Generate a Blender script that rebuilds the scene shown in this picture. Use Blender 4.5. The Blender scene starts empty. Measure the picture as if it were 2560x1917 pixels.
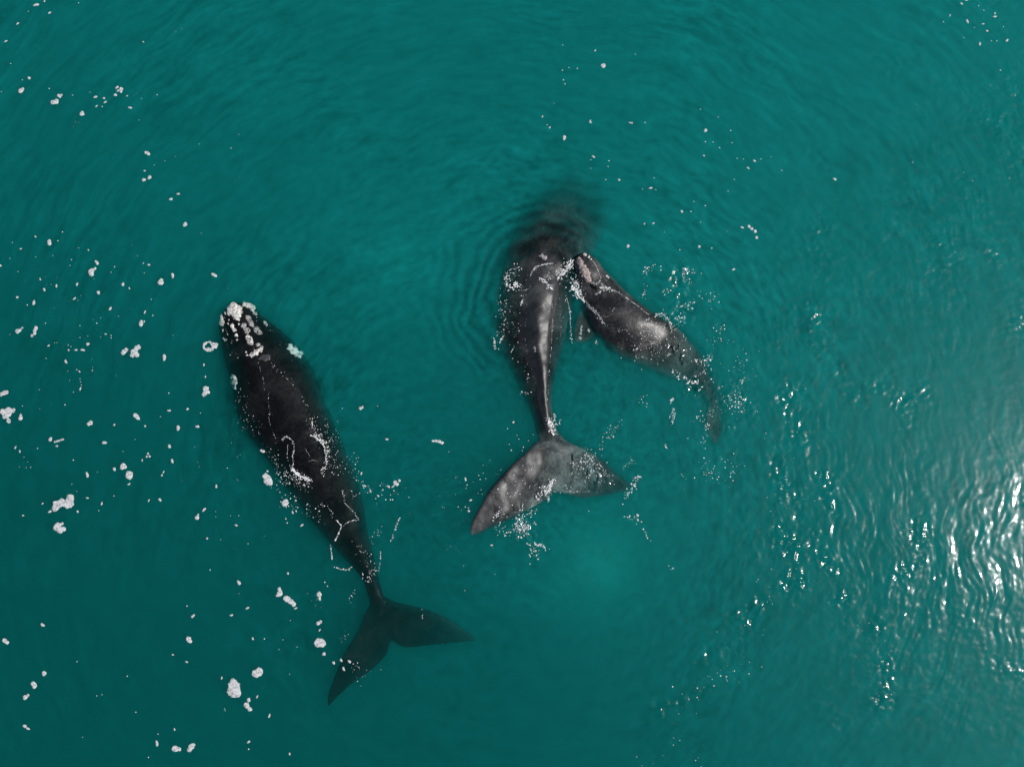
import bpy, bmesh, math, random
import numpy as np
from mathutils import Vector
from mathutils.bvhtree import BVHTree

random.seed(7)
rng = np.random.default_rng(11)
S = bpy.context.scene
COL = S.collection

# ------------------------------------------------------------------ camera
CAM_H, LENS, TILT = 30.0, 28.125, math.radians(8.0)
FPX = 2560 * LENS / 36.0                      # focal length in pixels of the 2560 wide photograph
cd = bpy.data.cameras.new('camera')
cam = bpy.data.objects.new('camera', cd)
COL.objects.link(cam)
cam.location = (0, 0, CAM_H)
cam.rotation_euler = (TILT, 0, 0)
cd.lens, cd.sensor_width, cd.clip_end, cd.clip_start = LENS, 36.0, 8000.0, 0.1
S.camera = cam

# ------------------------------------------------------------------ sky and sun
SUN_ELEV, SUN_DIR = math.radians(50.0), (0.998, -0.05)      # towards the sun, in plan
world = bpy.data.worlds.new('World')
S.world = world
world.use_nodes = True
wn = world.node_tree.nodes
sky = wn.new('ShaderNodeTexSky')
sky.sky_type = 'NISHITA'
sky.sun_disc = False
sky.sun_elevation = SUN_ELEV
sky.sun_rotation = math.atan2(SUN_DIR[0], SUN_DIR[1])
sky.air_density, sky.dust_density, sky.ozone_density = 1.0, 0.8, 1.5
world.node_tree.links.new(sky.outputs[0], wn['Background'].inputs[0])
wn['Background'].inputs[1].default_value = 0.07

sl = bpy.data.lights.new('sun', 'SUN')
sl.energy, sl.angle, sl.color = 4.2, math.radians(0.53), (1.0, 0.965, 0.92)
sun = bpy.data.objects.new('sun', sl)
COL.objects.link(sun)
_d = Vector((SUN_DIR[0] * math.cos(SUN_ELEV), SUN_DIR[1] * math.cos(SUN_ELEV), math.sin(SUN_ELEV))).normalized()
sun.rotation_euler = (-_d).to_track_quat('-Z', 'Y').to_euler()
sun.location = _d * 60

S.view_settings.view_transform = 'Standard'
S.view_settings.look = 'None'
S.view_settings.exposure = 0.0
S.view_settings.gamma = 1.0
S.view_settings.use_curve_mapping = False
C = S.cycles
C.max_bounces, C.volume_bounces, C.diffuse_bounces, C.glossy_bounces = 5, 2, 2, 2
C.transmission_bounces, C.transparent_max_bounces = 2, 12
C.sample_clamp_direct, C.sample_clamp_indirect = 0.0, 3.0
C.caustics_reflective = C.caustics_refractive = False
C.use_denoising = True
try:
    C.denoiser = 'OPENIMAGEDENOISE'
    C.denoising_input_passes = 'RGB_ALBEDO_NORMAL'
except Exception:
    pass

# ------------------------------------------------------------------ helpers
CT, ST = math.cos(TILT), math.sin(TILT)


def ray(px, py):
    u, v = (px - 1280.0) / FPX, (958.5 - py) / FPX
    return Vector((u, ST + v * CT, -CT + v * ST))


def at(px, py, z=0.0):
    """where the sight line through a point of the photograph meets the level z"""
    d = ray(px, py)
    t = (z - CAM_H) / d.z
    return Vector((d.x * t, d.y * t, z))


_perm = np.random.default_rng(3).permutation(512).astype(np.int64)
_ang = np.random.default_rng(4).uniform(0, 2 * np.pi, 512)
_gx, _gy = np.cos(_ang), np.sin(_ang)


def pn(x, y, seed=0):
    """gradient noise, arrays in, about -1..1 out"""
    x = np.asarray(x, float); y = np.asarray(y, float)
    xi, yi = np.floor(x).astype(np.int64), np.floor(y).astype(np.int64)
    xf, yf = x - xi, y - yi
    u, v = xf * xf * xf * (xf * (xf * 6 - 15) + 10), yf * yf * yf * (yf * (yf * 6 - 15) + 10)

    def g(ix, iy, dx, dy):
        h = _perm[(_perm[(ix + seed * 57) & 511] + iy + seed * 131) & 511]
        return _gx[h] * dx + _gy[h] * dy
    a, b = g(xi, yi, xf, yf), g(xi + 1, yi, xf - 1, yf)
    c, d = g(xi, yi + 1, xf, yf - 1), g(xi + 1, yi + 1, xf - 1, yf - 1)
    return 1.6 * ((a * (1 - u) + b * u) * (1 - v) + (c * (1 - u) + d * u) * v)


def sstep(a, b, x):
    t = np.clip((x - a) / (b - a), 0, 1)
    return t * t * (3 - 2 * t)


RC = at(1280, 1180)          # middle of the spreading ripples
MC = at(1375, 740)           # where the back of the mother breaks the surface


CHOP = [  # water roughened by the whales' tails and breath: lines of the photograph, width in px, strength
    ([(1970, 980), (1985, 1080), (1960, 1180), (1975, 1260), (1960, 1340), (2010, 1420), (1960, 1480)], 34, 1.0),
    ([(2060, 1200), (2070, 1290), (2050, 1330)], 24, .9), ([(2040, 1380), (2090, 1450), (2100, 1480)], 28, .8),
    ([(1960, 1480), (1900, 1530), (1840, 1560), (1790, 1640), (1770, 1700)], 30, .9), ([(1700, 1760), (1650, 1770)], 24, .7),
    ([(2190, 1560), (2215, 1640), (2205, 1750), (2180, 1800)], 26, .7), ([(2110, 1560), (2130, 1620)], 18, .7),
    ([(1830, 960), (1820, 1000), (1860, 1020), (1840, 1060)], 30, 1.2), ([(1700, 680), (1715, 750), (1700, 800)], 34, 1.1),
    ([(1590, 850), (1640, 825), (1690, 865)], 36, 1.0), ([(1700, 870), (1760, 920), (1740, 960)], 34, 1.1), ([(1440, 1160), (1490, 1150), (1510, 1190), (1480, 1210)], 34, .7),
    ([(1250, 1290), (1310, 1240), (1370, 1220)], 34, .7), ([(1300, 1310), (1320, 1330)], 26, 1.5), ([(1590, 1200), (1575, 1240)], 16, .8)]


def seg_dist(x, y, pts):
    d = np.full(np.shape(x), 1e9)
    w = [at(*p) for p in pts]
    for a_, b_ in zip(w[:-1], w[1:]):
        ux, uy = b_.x - a_.x, b_.y - a_.y
        t = np.clip(((x - a_.x) * ux + (y - a_.y) * uy) / (ux * ux + uy * uy), 0, 1)
        d = np.minimum(d, np.hypot(x - a_.x - t * ux, y - a_.y - t * uy))
    return d


def sea_h(x, y):
    """height of the water surface"""
    x = np.asarray(x, float); y = np.asarray(y, float)
    wx, wy = x + 0.9 * pn(x * .16, y * .16, 5) + .34 * pn(x * .7, y * .7, 15), y + 0.9 * pn(x * .16, y * .16, 6) + .34 * pn(x * .7, y * .7, 16)
    dx, dy = wx - RC.x, wy - RC.y
    r, th = np.hypot(dx, dy), np.arctan2(dy, dx)
    patch = np.clip(.5 + .8 * pn(x * .13 + 3, y * .13, 9) + .35 * pn(x * .4, y * .4, 10), 0, 1.3)
    east = sstep(-2, 17, x + 0.12 * y)
    amp = (0.30 + 0.62 * east + .5 * sstep(11, 21, x) * sstep(0, 9, y) + .3 * sstep(12, 20, x) * sstep(-4, -9, y)) * (0.25 + 0.85 * patch)
    far = sstep(160, 40, np.hypot(x, y))
    h = 0.030 * pn(x * .11, y * .11, 1)
    h = h + amp * 0.012 * pn(r * .75, th * 5.0, 2) * far
    h = h + amp * 0.010 * pn(r * 1.5, th * 9.0, 3) * far
    h = h + amp * 0.0092 * pn(r * 3.3 + 4, th * 17.0, 4) * far
    h = h + amp * 0.0070 * pn(r * 6.2 + 4, th * 34.0, 14) * far
    h = h + amp * 0.0080 * pn(x * 2.6, y * 2.6, 7) * far
    h = h + amp * 0.0045 * pn(x * 5.6, y * 5.6, 17) * far
    # rings spreading from the back of the mother
    ex, ey = x - MC.x, (y - MC.y) * 1.05
    q = np.hypot(ex, ey) + 0.42 * pn(x * .55, y * .55, 8) + .15 * pn(x * 1.4, y * 1.4, 18)
    up_left = 0.25 + 0.75 * sstep(-0.6, 0.8, (-ex * 0.75 + ey * 0.7) / (q + .3))
    gaps = np.clip(.55 + .9 * pn(x * .5, y * .5, 19), .1, 1.2)
    h = h + 0.013 * gaps * np.sin(q * 2 * np.pi / .50) * sstep(1.0, 2.0, q) * sstep(5.2, 2.4, q) * up_left
    # short steep chop
    near = (np.abs(x) < 26) & (y > -12) & (y < 24)
    if near.any():
        xn, yn = x[near], y[near]
        c = np.zeros(xn.shape)
        for pts, w, st in CHOP:
            c = np.maximum(c, st * np.exp(-(seg_dist(xn, yn, pts) / (w * .015)) ** 2))
        gust = np.clip(pn(xn * .38 + 9, yn * .38, 27) * 1.6 - .28, 0, 1) * sstep(5, 15, xn)
        c = np.maximum(c, .5 * gust) * np.clip(.6 + 1.2 * pn(xn * .9, yn * .9, 24), 0, 1.3)
        hh = np.zeros(x.shape)
        hh[near] = c * (.040 * pn(xn * 2.6, yn * 3.0, 25) + .040 * pn(xn * 4.6, yn * 5.2, 26) + .024 * pn(xn * 7.4, yn * 7.9, 28))
        h = h + hh
    return h


def light_and_murk(x, y, m):
    """share of pale teal painted over the water: ripple-focused sunlight as streaks, brighter upper right, clouds, rings round the grey whale"""
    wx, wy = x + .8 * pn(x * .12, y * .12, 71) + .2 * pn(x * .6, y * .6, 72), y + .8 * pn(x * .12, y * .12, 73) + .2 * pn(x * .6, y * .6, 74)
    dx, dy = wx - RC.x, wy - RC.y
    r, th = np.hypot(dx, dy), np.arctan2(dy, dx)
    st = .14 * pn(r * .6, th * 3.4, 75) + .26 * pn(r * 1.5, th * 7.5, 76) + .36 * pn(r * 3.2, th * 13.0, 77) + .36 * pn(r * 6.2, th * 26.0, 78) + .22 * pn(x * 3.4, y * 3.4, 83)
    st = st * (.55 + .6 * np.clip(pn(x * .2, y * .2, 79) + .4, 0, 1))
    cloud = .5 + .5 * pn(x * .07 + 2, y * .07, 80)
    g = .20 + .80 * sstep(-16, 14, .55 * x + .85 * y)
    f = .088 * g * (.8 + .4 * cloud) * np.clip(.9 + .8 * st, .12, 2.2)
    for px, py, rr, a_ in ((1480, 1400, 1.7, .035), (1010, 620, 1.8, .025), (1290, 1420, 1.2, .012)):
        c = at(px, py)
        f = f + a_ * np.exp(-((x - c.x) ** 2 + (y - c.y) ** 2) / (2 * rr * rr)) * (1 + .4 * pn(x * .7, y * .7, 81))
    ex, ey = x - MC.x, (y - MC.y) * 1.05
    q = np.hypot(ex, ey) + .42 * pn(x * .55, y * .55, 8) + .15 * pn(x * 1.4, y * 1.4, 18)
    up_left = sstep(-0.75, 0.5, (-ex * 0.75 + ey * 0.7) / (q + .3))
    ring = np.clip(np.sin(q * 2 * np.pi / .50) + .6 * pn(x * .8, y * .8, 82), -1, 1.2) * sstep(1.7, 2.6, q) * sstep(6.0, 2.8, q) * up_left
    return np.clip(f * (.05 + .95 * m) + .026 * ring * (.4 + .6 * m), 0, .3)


def sea_z(x, y):
    return float(sea_h(np.array([x]), np.array([y]))[0])


def mesh_obj(name, verts, faces, mat=None, parent=None, smooth=True):
    me = bpy.data.meshes.new(name)
    me.from_pydata([tuple(v) for v in verts], [], [tuple(f) for f in faces])
    me.update()
    if smooth:
        me.polygons.foreach_set('use_smooth', [True] * len(me.polygons))
    o = bpy.data.objects.new(name, me)
    COL.objects.link(o)
    if mat:
        me.materials.append(mat)
    if parent:
        o.parent = parent
    return o


def tag(o, label=None, cat=None, group=None, kind=None):
    for k, v in (('label', label), ('category', cat), ('group', group), ('kind', kind)):
        if v:
            o[k] = v
    return o


# ------------------------------------------------------------------ materials
def nmat(name):
    m = bpy.data.materials.new(name)
    m.use_nodes = True
    nt = m.node_tree
    for n in list(nt.nodes):
        nt.nodes.remove(n)
    out = nt.nodes.new('ShaderNodeOutputMaterial')

    def N(t, **kw):
        n = nt.nodes.new(t)
        for k, v in kw.items():
            if k.startswith('i_'):
                key = k[2:].replace('_', ' ')
                n.inputs[int(key) if key.isdigit() else key].default_value = v
            else:
                setattr(n, k, v)
        return n

    def L(a, b):
        nt.links.new(a, b)
    return m, out, N, L


def math_n(N, L, op, a, b=None, clamp=False):
    n = N('ShaderNodeMath', operation=op, use_clamp=clamp)
    for i, v in enumerate((a, b)):
        if v is None:
            continue
        if isinstance(v, (int, float)):
            n.inputs[i].default_value = v
        else:
            L(v, n.inputs[i])
    return n.outputs[0]


def ramp(N, L, fac, stops):
    r = N('ShaderNodeValToRGB')
    e = r.color_ramp.elements
    while len(e) < len(stops):
        e.new(0.5)
    for q, (p, c) in zip(e, stops):
        q.position = p
        q.color = (*c, 1) if len(c) == 3 else c
    L(fac, r.inputs[0])
    return r.outputs[0]


def water_material():
    m, out, N, L = nmat('sea_water')
    g1 = N('ShaderNodeBsdfGlossy', i_Roughness=.06)
    g2 = N('ShaderNodeBsdfGlossy', i_Roughness=.22)
    gm = N('ShaderNodeMixShader', i_Fac=.32); L(g1.outputs[0], gm.inputs[1]); L(g2.outputs[0], gm.inputs[2])
    fr = N('ShaderNodeFresnel', i_IOR=1.34)
    tr = N('ShaderNodeBsdfTransparent')
    # pale teal layer: ripple-focused sunlight painted as streaks, plus cloudy patches
    at_ = N('ShaderNodeAttribute', attribute_name='light_and_murk')
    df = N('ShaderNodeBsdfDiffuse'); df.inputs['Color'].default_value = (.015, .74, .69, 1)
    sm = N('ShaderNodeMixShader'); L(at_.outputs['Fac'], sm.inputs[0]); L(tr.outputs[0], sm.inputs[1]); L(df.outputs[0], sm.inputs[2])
    mx = N('ShaderNodeMixShader')
    L(fr.outputs[0], mx.inputs[0]); L(sm.outputs[0], mx.inputs[1]); L(gm.outputs[0], mx.inputs[2])
    L(mx.outputs[0], out.inputs['Surface'])
    vs = N('ShaderNodeVolumeScatter', i_Density=.40, i_Anisotropy=.52)
    vs.inputs['Color'].default_value = (.004, .78, .75, 1)
    va = N('ShaderNodeVolumeAbsorption', i_Density=.80)
    va.inputs['Color'].default_value = (.0, .85, .842, 1)
    ad = N('ShaderNodeAddShader'); L(vs.outputs[0], ad.inputs[0]); L(va.outputs[0], ad.inputs[1])
    L(ad.outputs[0], out.inputs['Volume'])
    m.cycles.homogeneous_volume = True
    return m


def skin_material(name, dark, light, bias, rough, scratch=.25, spec=.5, bump=.06, pale=False):
    """wet whale skin: dark ground, pale mottling, fine scratches"""
    m, out, N, L = nmat(name)
    tc = N('ShaderNodeTexCoord')
    n1 = N('ShaderNodeTexNoise', i_Scale=.75, i_Detail=6.0, i_Roughness=.58, i_Distortion=.8); L(tc.outputs['Object'], n1.inputs['Vector'])
    n2 = N('ShaderNodeTexNoise', i_Scale=9.0, i_Detail=5.0, i_Roughness=.7); L(tc.outputs['Object'], n2.inputs['Vector'])
    f = math_n(N, L, 'ADD', math_n(N, L, 'MULTIPLY', n1.outputs['Fac'], .75), math_n(N, L, 'MULTIPLY', n2.outputs['Fac'], .25))
    col = ramp(N, L, f, [(bias - .10, dark), (bias + .03, tuple((a + b) / 2 * .8 for a, b in zip(dark, light))), (bias + .16, light)])
    if pale:      # the flukes of the grey whale are blotched with pale skin
        c_ = at(1380, 1200, -.2) - at(1370, 900, -1.0)
        dv = N('ShaderNodeVectorMath', operation='DISTANCE'); L(tc.outputs['Object'], dv.inputs[0]); dv.inputs[1].default_value = c_
        pm = N('ShaderNodeMapRange', interpolation_type='SMOOTHSTEP'); L(dv.outputs['Value'], pm.inputs[0])
        for i, v in ((1, 1.0), (2, 3.2), (3, 1.0), (4, 0.0)):
            pm.inputs[i].default_value = v
        pc = ramp(N, L, f, [(.38, (.014, .014, .015)), (.52, (.05, .05, .05)), (.66, (.19, .19, .19))])
        pmx = N('ShaderNodeMix', data_type='RGBA'); L(pm.outputs[0], pmx.inputs[0]); L(col, pmx.inputs[6]); L(pc, pmx.inputs[7])
        col = pmx.outputs[2]
    # scratches: thin bent lines
    wv = N('ShaderNodeTexVoronoi', feature='DISTANCE_TO_EDGE', i_Scale=1.6); L(tc.outputs['Object'], wv.inputs['Vector'])
    line = math_n(N, L, 'LESS_THAN', wv.outputs['Distance'], .006)
    gate = math_n(N, L, 'GREATER_THAN', n2.outputs['Fac'], .54)
    mixc = N('ShaderNodeMix', data_type='RGBA')
    L(math_n(N, L, 'MULTIPLY', math_n(N, L, 'MULTIPLY', line, gate), scratch), mixc.inputs[0])
    L(col, mixc.inputs[6]); mixc.inputs[7].default_value = (*[min(.5, 3.0 * c + .03) for c in light], 1)
    p = N('ShaderNodeBsdfPrincipled')
    L(mixc.outputs[2], p.inputs['Base Color'])
    rr = N('ShaderNodeMapRange'); L(n2.outputs['Fac'], rr.inputs[0])
    rr.inputs[3].default_value, rr.inputs[4].default_value = rough - .1, rough + .14
    L(rr.outputs[0], p.inputs['Roughness'])
    p.inputs['IOR'].default_value = 1.38
    ge = N('ShaderNodeNewGeometry'); sz = N('ShaderNodeSeparateXYZ'); L(ge.outputs['Position'], sz.inputs[0])
    wet = N('ShaderNodeMapRange'); L(sz.outputs[2], wet.inputs[0])
    for i, v in ((1, -.04), (2, .02), (3, .03), (4, spec)):
        wet.inputs[i].default_value = v
    L(wet.outputs[0], p.inputs['Specular IOR Level'])
    bp = N('ShaderNodeBump', i_Strength=.5, i_Distance=bump); L(f, bp.inputs['Height']); L(bp.outputs[0], p.inputs['Normal'])
    L(p.outputs[0], out.inputs['Surface'])
    return m


def crust_material(name, c1, c2, scale=14.0, lace=0.0, bump=(.5, .02)):
    """barnacled callosity or foam: cellular, chalky"""
    m, out, N, L = nmat(name)
    tc = N('ShaderNodeTexCoord')
    v = N('ShaderNodeTexVoronoi', i_Scale=scale); L(tc.outputs['Object'], v.inputs['Vector'])
    n = N('ShaderNodeTexNoise', i_Scale=scale * .45, i_Detail=5.0, i_Roughness=.65); L(tc.outputs['Object'], n.inputs['Vector'])
    f = math_n(N, L, 'ADD', math_n(N, L, 'MULTIPLY', v.outputs['Distance'], -.5), n.outputs['Fac'])
    col = ramp(N, L, f, [(.0, c1), (.38, c2)])
    p = N('ShaderNodeBsdfPrincipled', i_Roughness=.75)
    L(col, p.inputs['Base Color'])
    bp = N('ShaderNodeBump', i_Strength=bump[0], i_Distance=bump[1]); L(f, bp.inputs['Height']); L(bp.outputs[0], p.inputs['Normal'])
    if lace:      # thin foam: water shows between the bubbles
        n3 = N('ShaderNodeTexNoise', i_Scale=7.0, i_Detail=4.0, i_Roughness=.7); L(tc.outputs['Object'], n3.inputs['Vector'])
        g_ = N('ShaderNodeMapRange'); L(n3.outputs['Fac'], g_.inputs[0])
        for i, v_ in ((1, .34), (2, .50), (3, 1 - lace), (4, 1.0)):
            g_.inputs[i].default_value = v_
        L(g_.outputs[0], p.inputs['Alpha'])
    L(p.outputs[0], out.inputs['Surface'])
    return m


def sand_material():
    m, out, N, L = nmat('seabed_sand')
    tc = N('ShaderNodeTexCoord')
    n = N('ShaderNodeTexNoise', i_Scale=.25, i_Detail=6.0); L(tc.outputs['Object'], n.inputs['Vector'])
    col = ramp(N, L, n.outputs['Fac'], [(.35, (.20, .18, .13)), (.7, (.42, .38, .28))])
    p = N('ShaderNodeBsdfPrincipled', i_Roughness=.9)
    L(col, p.inputs['Base Color']); L(p.outputs[0], out.inputs['Surface'])
    return m


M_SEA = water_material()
M_SAND = sand_material()
M_BLACK = skin_material('black_whale_skin', (.003, .003, .003), (.019, .0188, .0188), .555, .27, spec=.4)
M_GREY = skin_material('grey_whale_skin', (.007, .007, .0075), (.075, .075, .076), .53, .42, spec=1.0, bump=.07, pale=True)
M_CALF = skin_material('calf_skin', (.008, .0078, .0078), (.10, .097, .095), .53, .36, spec=.7, bump=.06)
M_CALL = crust_material('callosity', (.16, .15, .14), (.70, .68, .63))
M_CALLG = crust_material('grey_callosity', (.03, .03, .03), (.36, .35, .34), 18)
M_PALE = crust_material('pale_patch', (.14, .14, .14), (.40, .40, .40), 6, bump=(.2, .01))  # pale patches on the calf's flipper
M_PINK = crust_material('calf_callosity', (.10, .085, .08), (.50, .40, .37), 20)
M_FOAM = crust_material('foam', (.38, .385, .385), (.60, .605, .605), 30, lace=.7, bump=(.3, .012))
M_SPECK = crust_material('bubbles_and_glints', (.62, .62, .62), (.86, .86, .86), 22, bump=(.3, .01))  # white dots: bubbles, and sun glints painted on the water
M_WET = skin_material('wet_black', (.004, .004, .004), (.012, .012, .012), .5, .3)

# ------------------------------------------------------------------ sea
def axis(lo, hi, step, far):
    core = list(np.arange(lo, hi + step * .5, step))
    s, a, b = step, [], []
    x = core[-1]
    while x < far:
        s = min(s * 1.35, 600); x += s; b.append(x)
    s, x = step, core[0]
    while x > -far:
        s = min(s * 1.35, 600); x -= s; a.append(x)
    return np.array(a[::-1] + core + b)


xs, ys = axis(-24.5, 24.5, .046, 3000), axis(-11, 22.5, .046, 3000)
X, Y = np.meshgrid(xs, ys)
Z = sea_h(X, Y)
nx, ny = len(xs), len(ys)
top = np.stack([X.ravel(), Y.ravel(), Z.ravel()], 1)
idx = np.arange(nx * ny).reshape(ny, nx)
quads = np.stack([idx[:-1, :-1], idx[:-1, 1:], idx[1:, 1:], idx[1:, :-1]], -1).reshape(-1, 4)
rim = np.concatenate([idx[0, :], idx[1:, -1], idx[-1, -2::-1], idx[-2:0:-1, 0]])
low = top[rim].copy(); low[:, 2] = -40.0
n0 = len(top)
k = len(rim)
jj = np.arange(k); kk = (jj + 1) % k
skirt = np.stack([rim[kk], rim[jj], n0 + jj, n0 + kk], 1)
verts = np.concatenate([top, low])
me = bpy.data.meshes.new('sea')
nq = len(quads) + len(skirt)
me.vertices.add(len(verts)); me.vertices.foreach_set('co', verts.astype(np.float32).ravel())
loops = np.concatenate([quads.ravel(), skirt.ravel(), (n0 + jj)[::-1]])
me.loops.add(len(loops)); me.loops.foreach_set('vertex_index', loops.astype(np.int32))
me.polygons.add(nq + 1)
me.polygons.foreach_set('loop_start', np.concatenate([np.arange(nq) * 4, [nq * 4]]).astype(np.int32))
me.update(calc_edges=True)
sm = np.zeros(nq + 1, bool); sm[:len(quads)] = True
me.polygons.foreach_set('use_smooth', sm)
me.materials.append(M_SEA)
sea_me, sea_rim = me, k
sea = bpy.data.objects.new('sea', me)
COL.objects.link(sea)
tag(sea, 'teal green sea water with fine ripples and sun glints', 'sea', kind='structure')

# seabed: sand at nine metres with a pale bank below the open water between the whales
bx, by = axis(-40, 40, 1.0, 2900), axis(-30, 40, 1.0, 2900)
BX, BY = np.meshgrid(bx, by)
BZ = -9.5 + .5 * pn(BX * .08, BY * .08, 21)
for (px, py, rr, up) in ((1480, 1400, 2.4, 6.9), (1000, 630, 2.4, 5.8)):
    c = at(px, py, -4)
    BZ = BZ + up * np.exp(-((BX - c.x) ** 2 + (BY - c.y) ** 2) / (2 * rr * rr) * (1 + .5 * pn(BX * .3, BY * .3, 22)))
ib = np.arange(len(bx) * len(by)).reshape(len(by), len(bx))
bq = np.stack([ib[:-1, :-1], ib[:-1, 1:], ib[1:, 1:], ib[1:, :-1]], -1).reshape(-1, 4)
seabed = mesh_obj('seabed', np.stack([BX.ravel(), BY.ravel(), BZ.ravel()], 1), bq, M_SAND)
tag(seabed, 'pale sandy seabed dimly showing through the water', 'seabed', kind='structure')

# ------------------------------------------------------------------ whales
def cubic(keys, n):
    """Catmull-Rom through rows of keys, n samples"""
    K = np.asarray(keys, float)
    m = len(K)
    P = np.concatenate([[2 * K[0] - K[1]], K, [2 * K[-1] - K[-2]]])
    t = np.linspace(0, m - 1 - 1e-9, n)
    i = t.astype(int); f = (t - i)[:, None]
    p0, p1, p2, p3 = P[i], P[i + 1], P[i + 2], P[i + 3]
    return .5 * (2 * p1 + (p2 - p0) * f + (2 * p0 - 5 * p1 + 4 * p2 - p3) * f ** 2 + (3 * p1 - p0 - 3 * p2 + p3) * f ** 3)


def loft(rings):
    """closed skin over rings (list of k x 3 arrays)"""
    k = len(rings[0]); v = np.concatenate(rings)
    f = []
    for i in range(len(rings) - 1):
        for j in range(k):
            a, b = i * k + j, i * k + (j + 1) % k
            f.append((a, b, b + k, a + k))
    f.append(tuple(range(k))[::-1]); f.append(tuple(range((len(rings) - 1) * k, len(rings) * k)))
    return v, f


# the arched back of the grey whale in section: a narrow arch standing out of the water on broad flanks
ROOF = np.array([(-1, 0), (-.93, .17), (-.8, .33), (-.6, .48), (-.42, .58), (-.3, .65), (-.22, .71), (-.14, .80), (-.04, .91), (.03, .97), (.1, 1.0), (.18, .985), (.26, .95), (.34, .91), (.42, .865), (.45, .80), (.48, .70), (.53, .61), (.62, .53), (.76, .39), (.92, .18), (1, 0)])


def body_rings(rows, n=110, k=48):
    """rows: left edge px, right edge px, level of the widest line, height above it, depth below it, sharpness of the back, crest shift"""
    keys = []
    for row in rows:
        lx, ly, rx, ry, zc, up, dn, sh, cr = row[:9]
        l, r = at(lx, ly, zc), at(rx, ry, zc)
        keys.append([*l, *r, up, dn, sh, cr, row[9] if len(row) > 9 else 0])
    R = cubic(keys, n)
    th = np.linspace(0, 2 * np.pi, k, endpoint=False)
    out = []
    for q in R:
        l, r, up, dn, sh, cr, w = q[:3], q[3:6], max(q[6], .02), max(q[7], .02), q[8], q[9], min(max(q[10], 0), 1)
        c, s = (l + r) / 2, (r - l) / 2
        cx, sz = np.cos(th), np.sin(th)
        e = 2 / sh
        px = np.sign(cx) * np.abs(cx) ** np.where(sz > 0, e, .9)
        pz = np.where(sz > 0, np.abs(sz) ** e * up, -np.abs(sz) ** .9 * dn)
        if w > 0:
            uu = np.interp(np.clip(np.linspace(0, 1, k // 2 + 1), 0, 1), np.linspace(0, 1, len(ROOF)), ROOF[:, 0])
            zz = np.interp(uu, ROOF[:, 0], ROOF[:, 1])
            m_ = k // 2 + 1
            px[:m_] = px[:m_] * (1 - w) + uu[::-1] * w
            pz[:m_] = pz[:m_] * (1 - w) + zz[::-1] * up * w
        shift = cr * np.clip(sz, 0, 1) ** 2
        ring = c[None] + s[None] * (px + shift)[:, None]
        ring[:, 2] += pz
        out.append(ring)
    return out


def blade_rings(rows, n=40, k=16):
    """flukes and flippers: rows of leading edge px, trailing edge px, z lead, z trail, thickness"""
    keys = []
    for ax, ay, bx_, by_, za, zb, t in rows:
        keys.append([*at(ax, ay, za), *at(bx_, by_, zb), t])
    R = cubic(keys, n)
    th = np.linspace(0, 2 * np.pi, k, endpoint=False)
    out = []
    for i, q in enumerate(R):
        a, b, t = q[:3], q[3:6], max(q[6], .055)
        j0, j1 = max(i - 1, 0), min(i + 1, n - 1)
        span = (R[j1, :3] + R[j1, 3:6] - R[j0, :3] - R[j0, 3:6])
        ch = b - a
        nrm = np.cross(ch, span); nrm = nrm / (np.linalg.norm(nrm) + 1e-9)
        u = .5 - .5 * np.cos(th)
        w = np.sign(np.sin(th)) * np.abs(np.sin(th)) ** .6 * (1 - .35 * u)
        out.append(a[None] + ch[None] * u[:, None] + nrm[None] * (w * t / 2)[:, None])
    return out


def laplace(co, ed, it, lam=.5):
    n = len(co)
    deg = np.zeros(n); np.add.at(deg, ed[:, 0], 1); np.add.at(deg, ed[:, 1], 1)
    deg = np.maximum(deg, 1)[:, None]
    for _ in range(it):
        acc = np.zeros_like(co)
        np.add.at(acc, ed[:, 0], co[ed[:, 1]]); np.add.at(acc, ed[:, 1], co[ed[:, 0]])
        co = co + lam * (acc / deg - co)
    return co


def build_body(parts, mat, root, voxel=.036, smooth=7, lumps=.02):
    """joins the lofted pieces into one continuous skin"""
    tmp = []
    for v, f in parts:
        tmp.append((v, f))
    V, F, o0 = [], [], 0
    for v, f in tmp:
        V.append(v); F += [tuple(i + o0 for i in q) for q in f]; o0 += len(v)
    me = bpy.data.meshes.new('body_raw')
    me.from_pydata(np.concatenate(V).tolist(), [], F)
    bm = bmesh.new(); bm.from_mesh(me)
    bmesh.ops.recalc_face_normals(bm, faces=bm.faces[:])
    bm.to_mesh(me); bm.free()
    ob = bpy.data.objects.new('body_raw', me); COL.objects.link(ob)
    md = ob.modifiers.new('r', 'REMESH'); md.mode = 'VOXEL'; md.voxel_size = voxel
    dg = bpy.context.evaluated_depsgraph_get()
    nm = bpy.data.meshes.new_from_object(ob.evaluated_get(dg))
    bpy.data.objects.remove(ob); bpy.data.meshes.remove(me)
    nm.name = 'body'
    n = len(nm.vertices)
    co = np.empty(n * 3, np.float32); nm.vertices.foreach_get('co', co); co = co.reshape(-1, 3).astype(float)
    ed = np.empty(len(nm.edges) * 2, np.int32); nm.edges.foreach_get('vertices', ed); ed = ed.reshape(-1, 2)
    co = laplace(co, ed, smooth)
    co[:, 2] += lumps * (pn(co[:, 0] * 1.1, co[:, 1] * 1.1, 31) + .5 * pn(co[:, 0] * 2.7, co[:, 1] * 2.7, 32))
    polys = [tuple(p.vertices) for p in nm.polygons]
    bvh = BVHTree.FromPolygons(co.tolist(), polys)
    co = co - np.array(root.location)
    nm.vertices.foreach_set('co', co.astype(np.float32).ravel())
    nm.polygons.foreach_set('use_smooth', [True] * len(nm.polygons))
    nm.materials.clear(); nm.materials.append(mat)
    nm.update()
    body = bpy.data.objects.new('body', nm); COL.objects.link(body)
    body.parent = root
    return body, bvh


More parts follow.
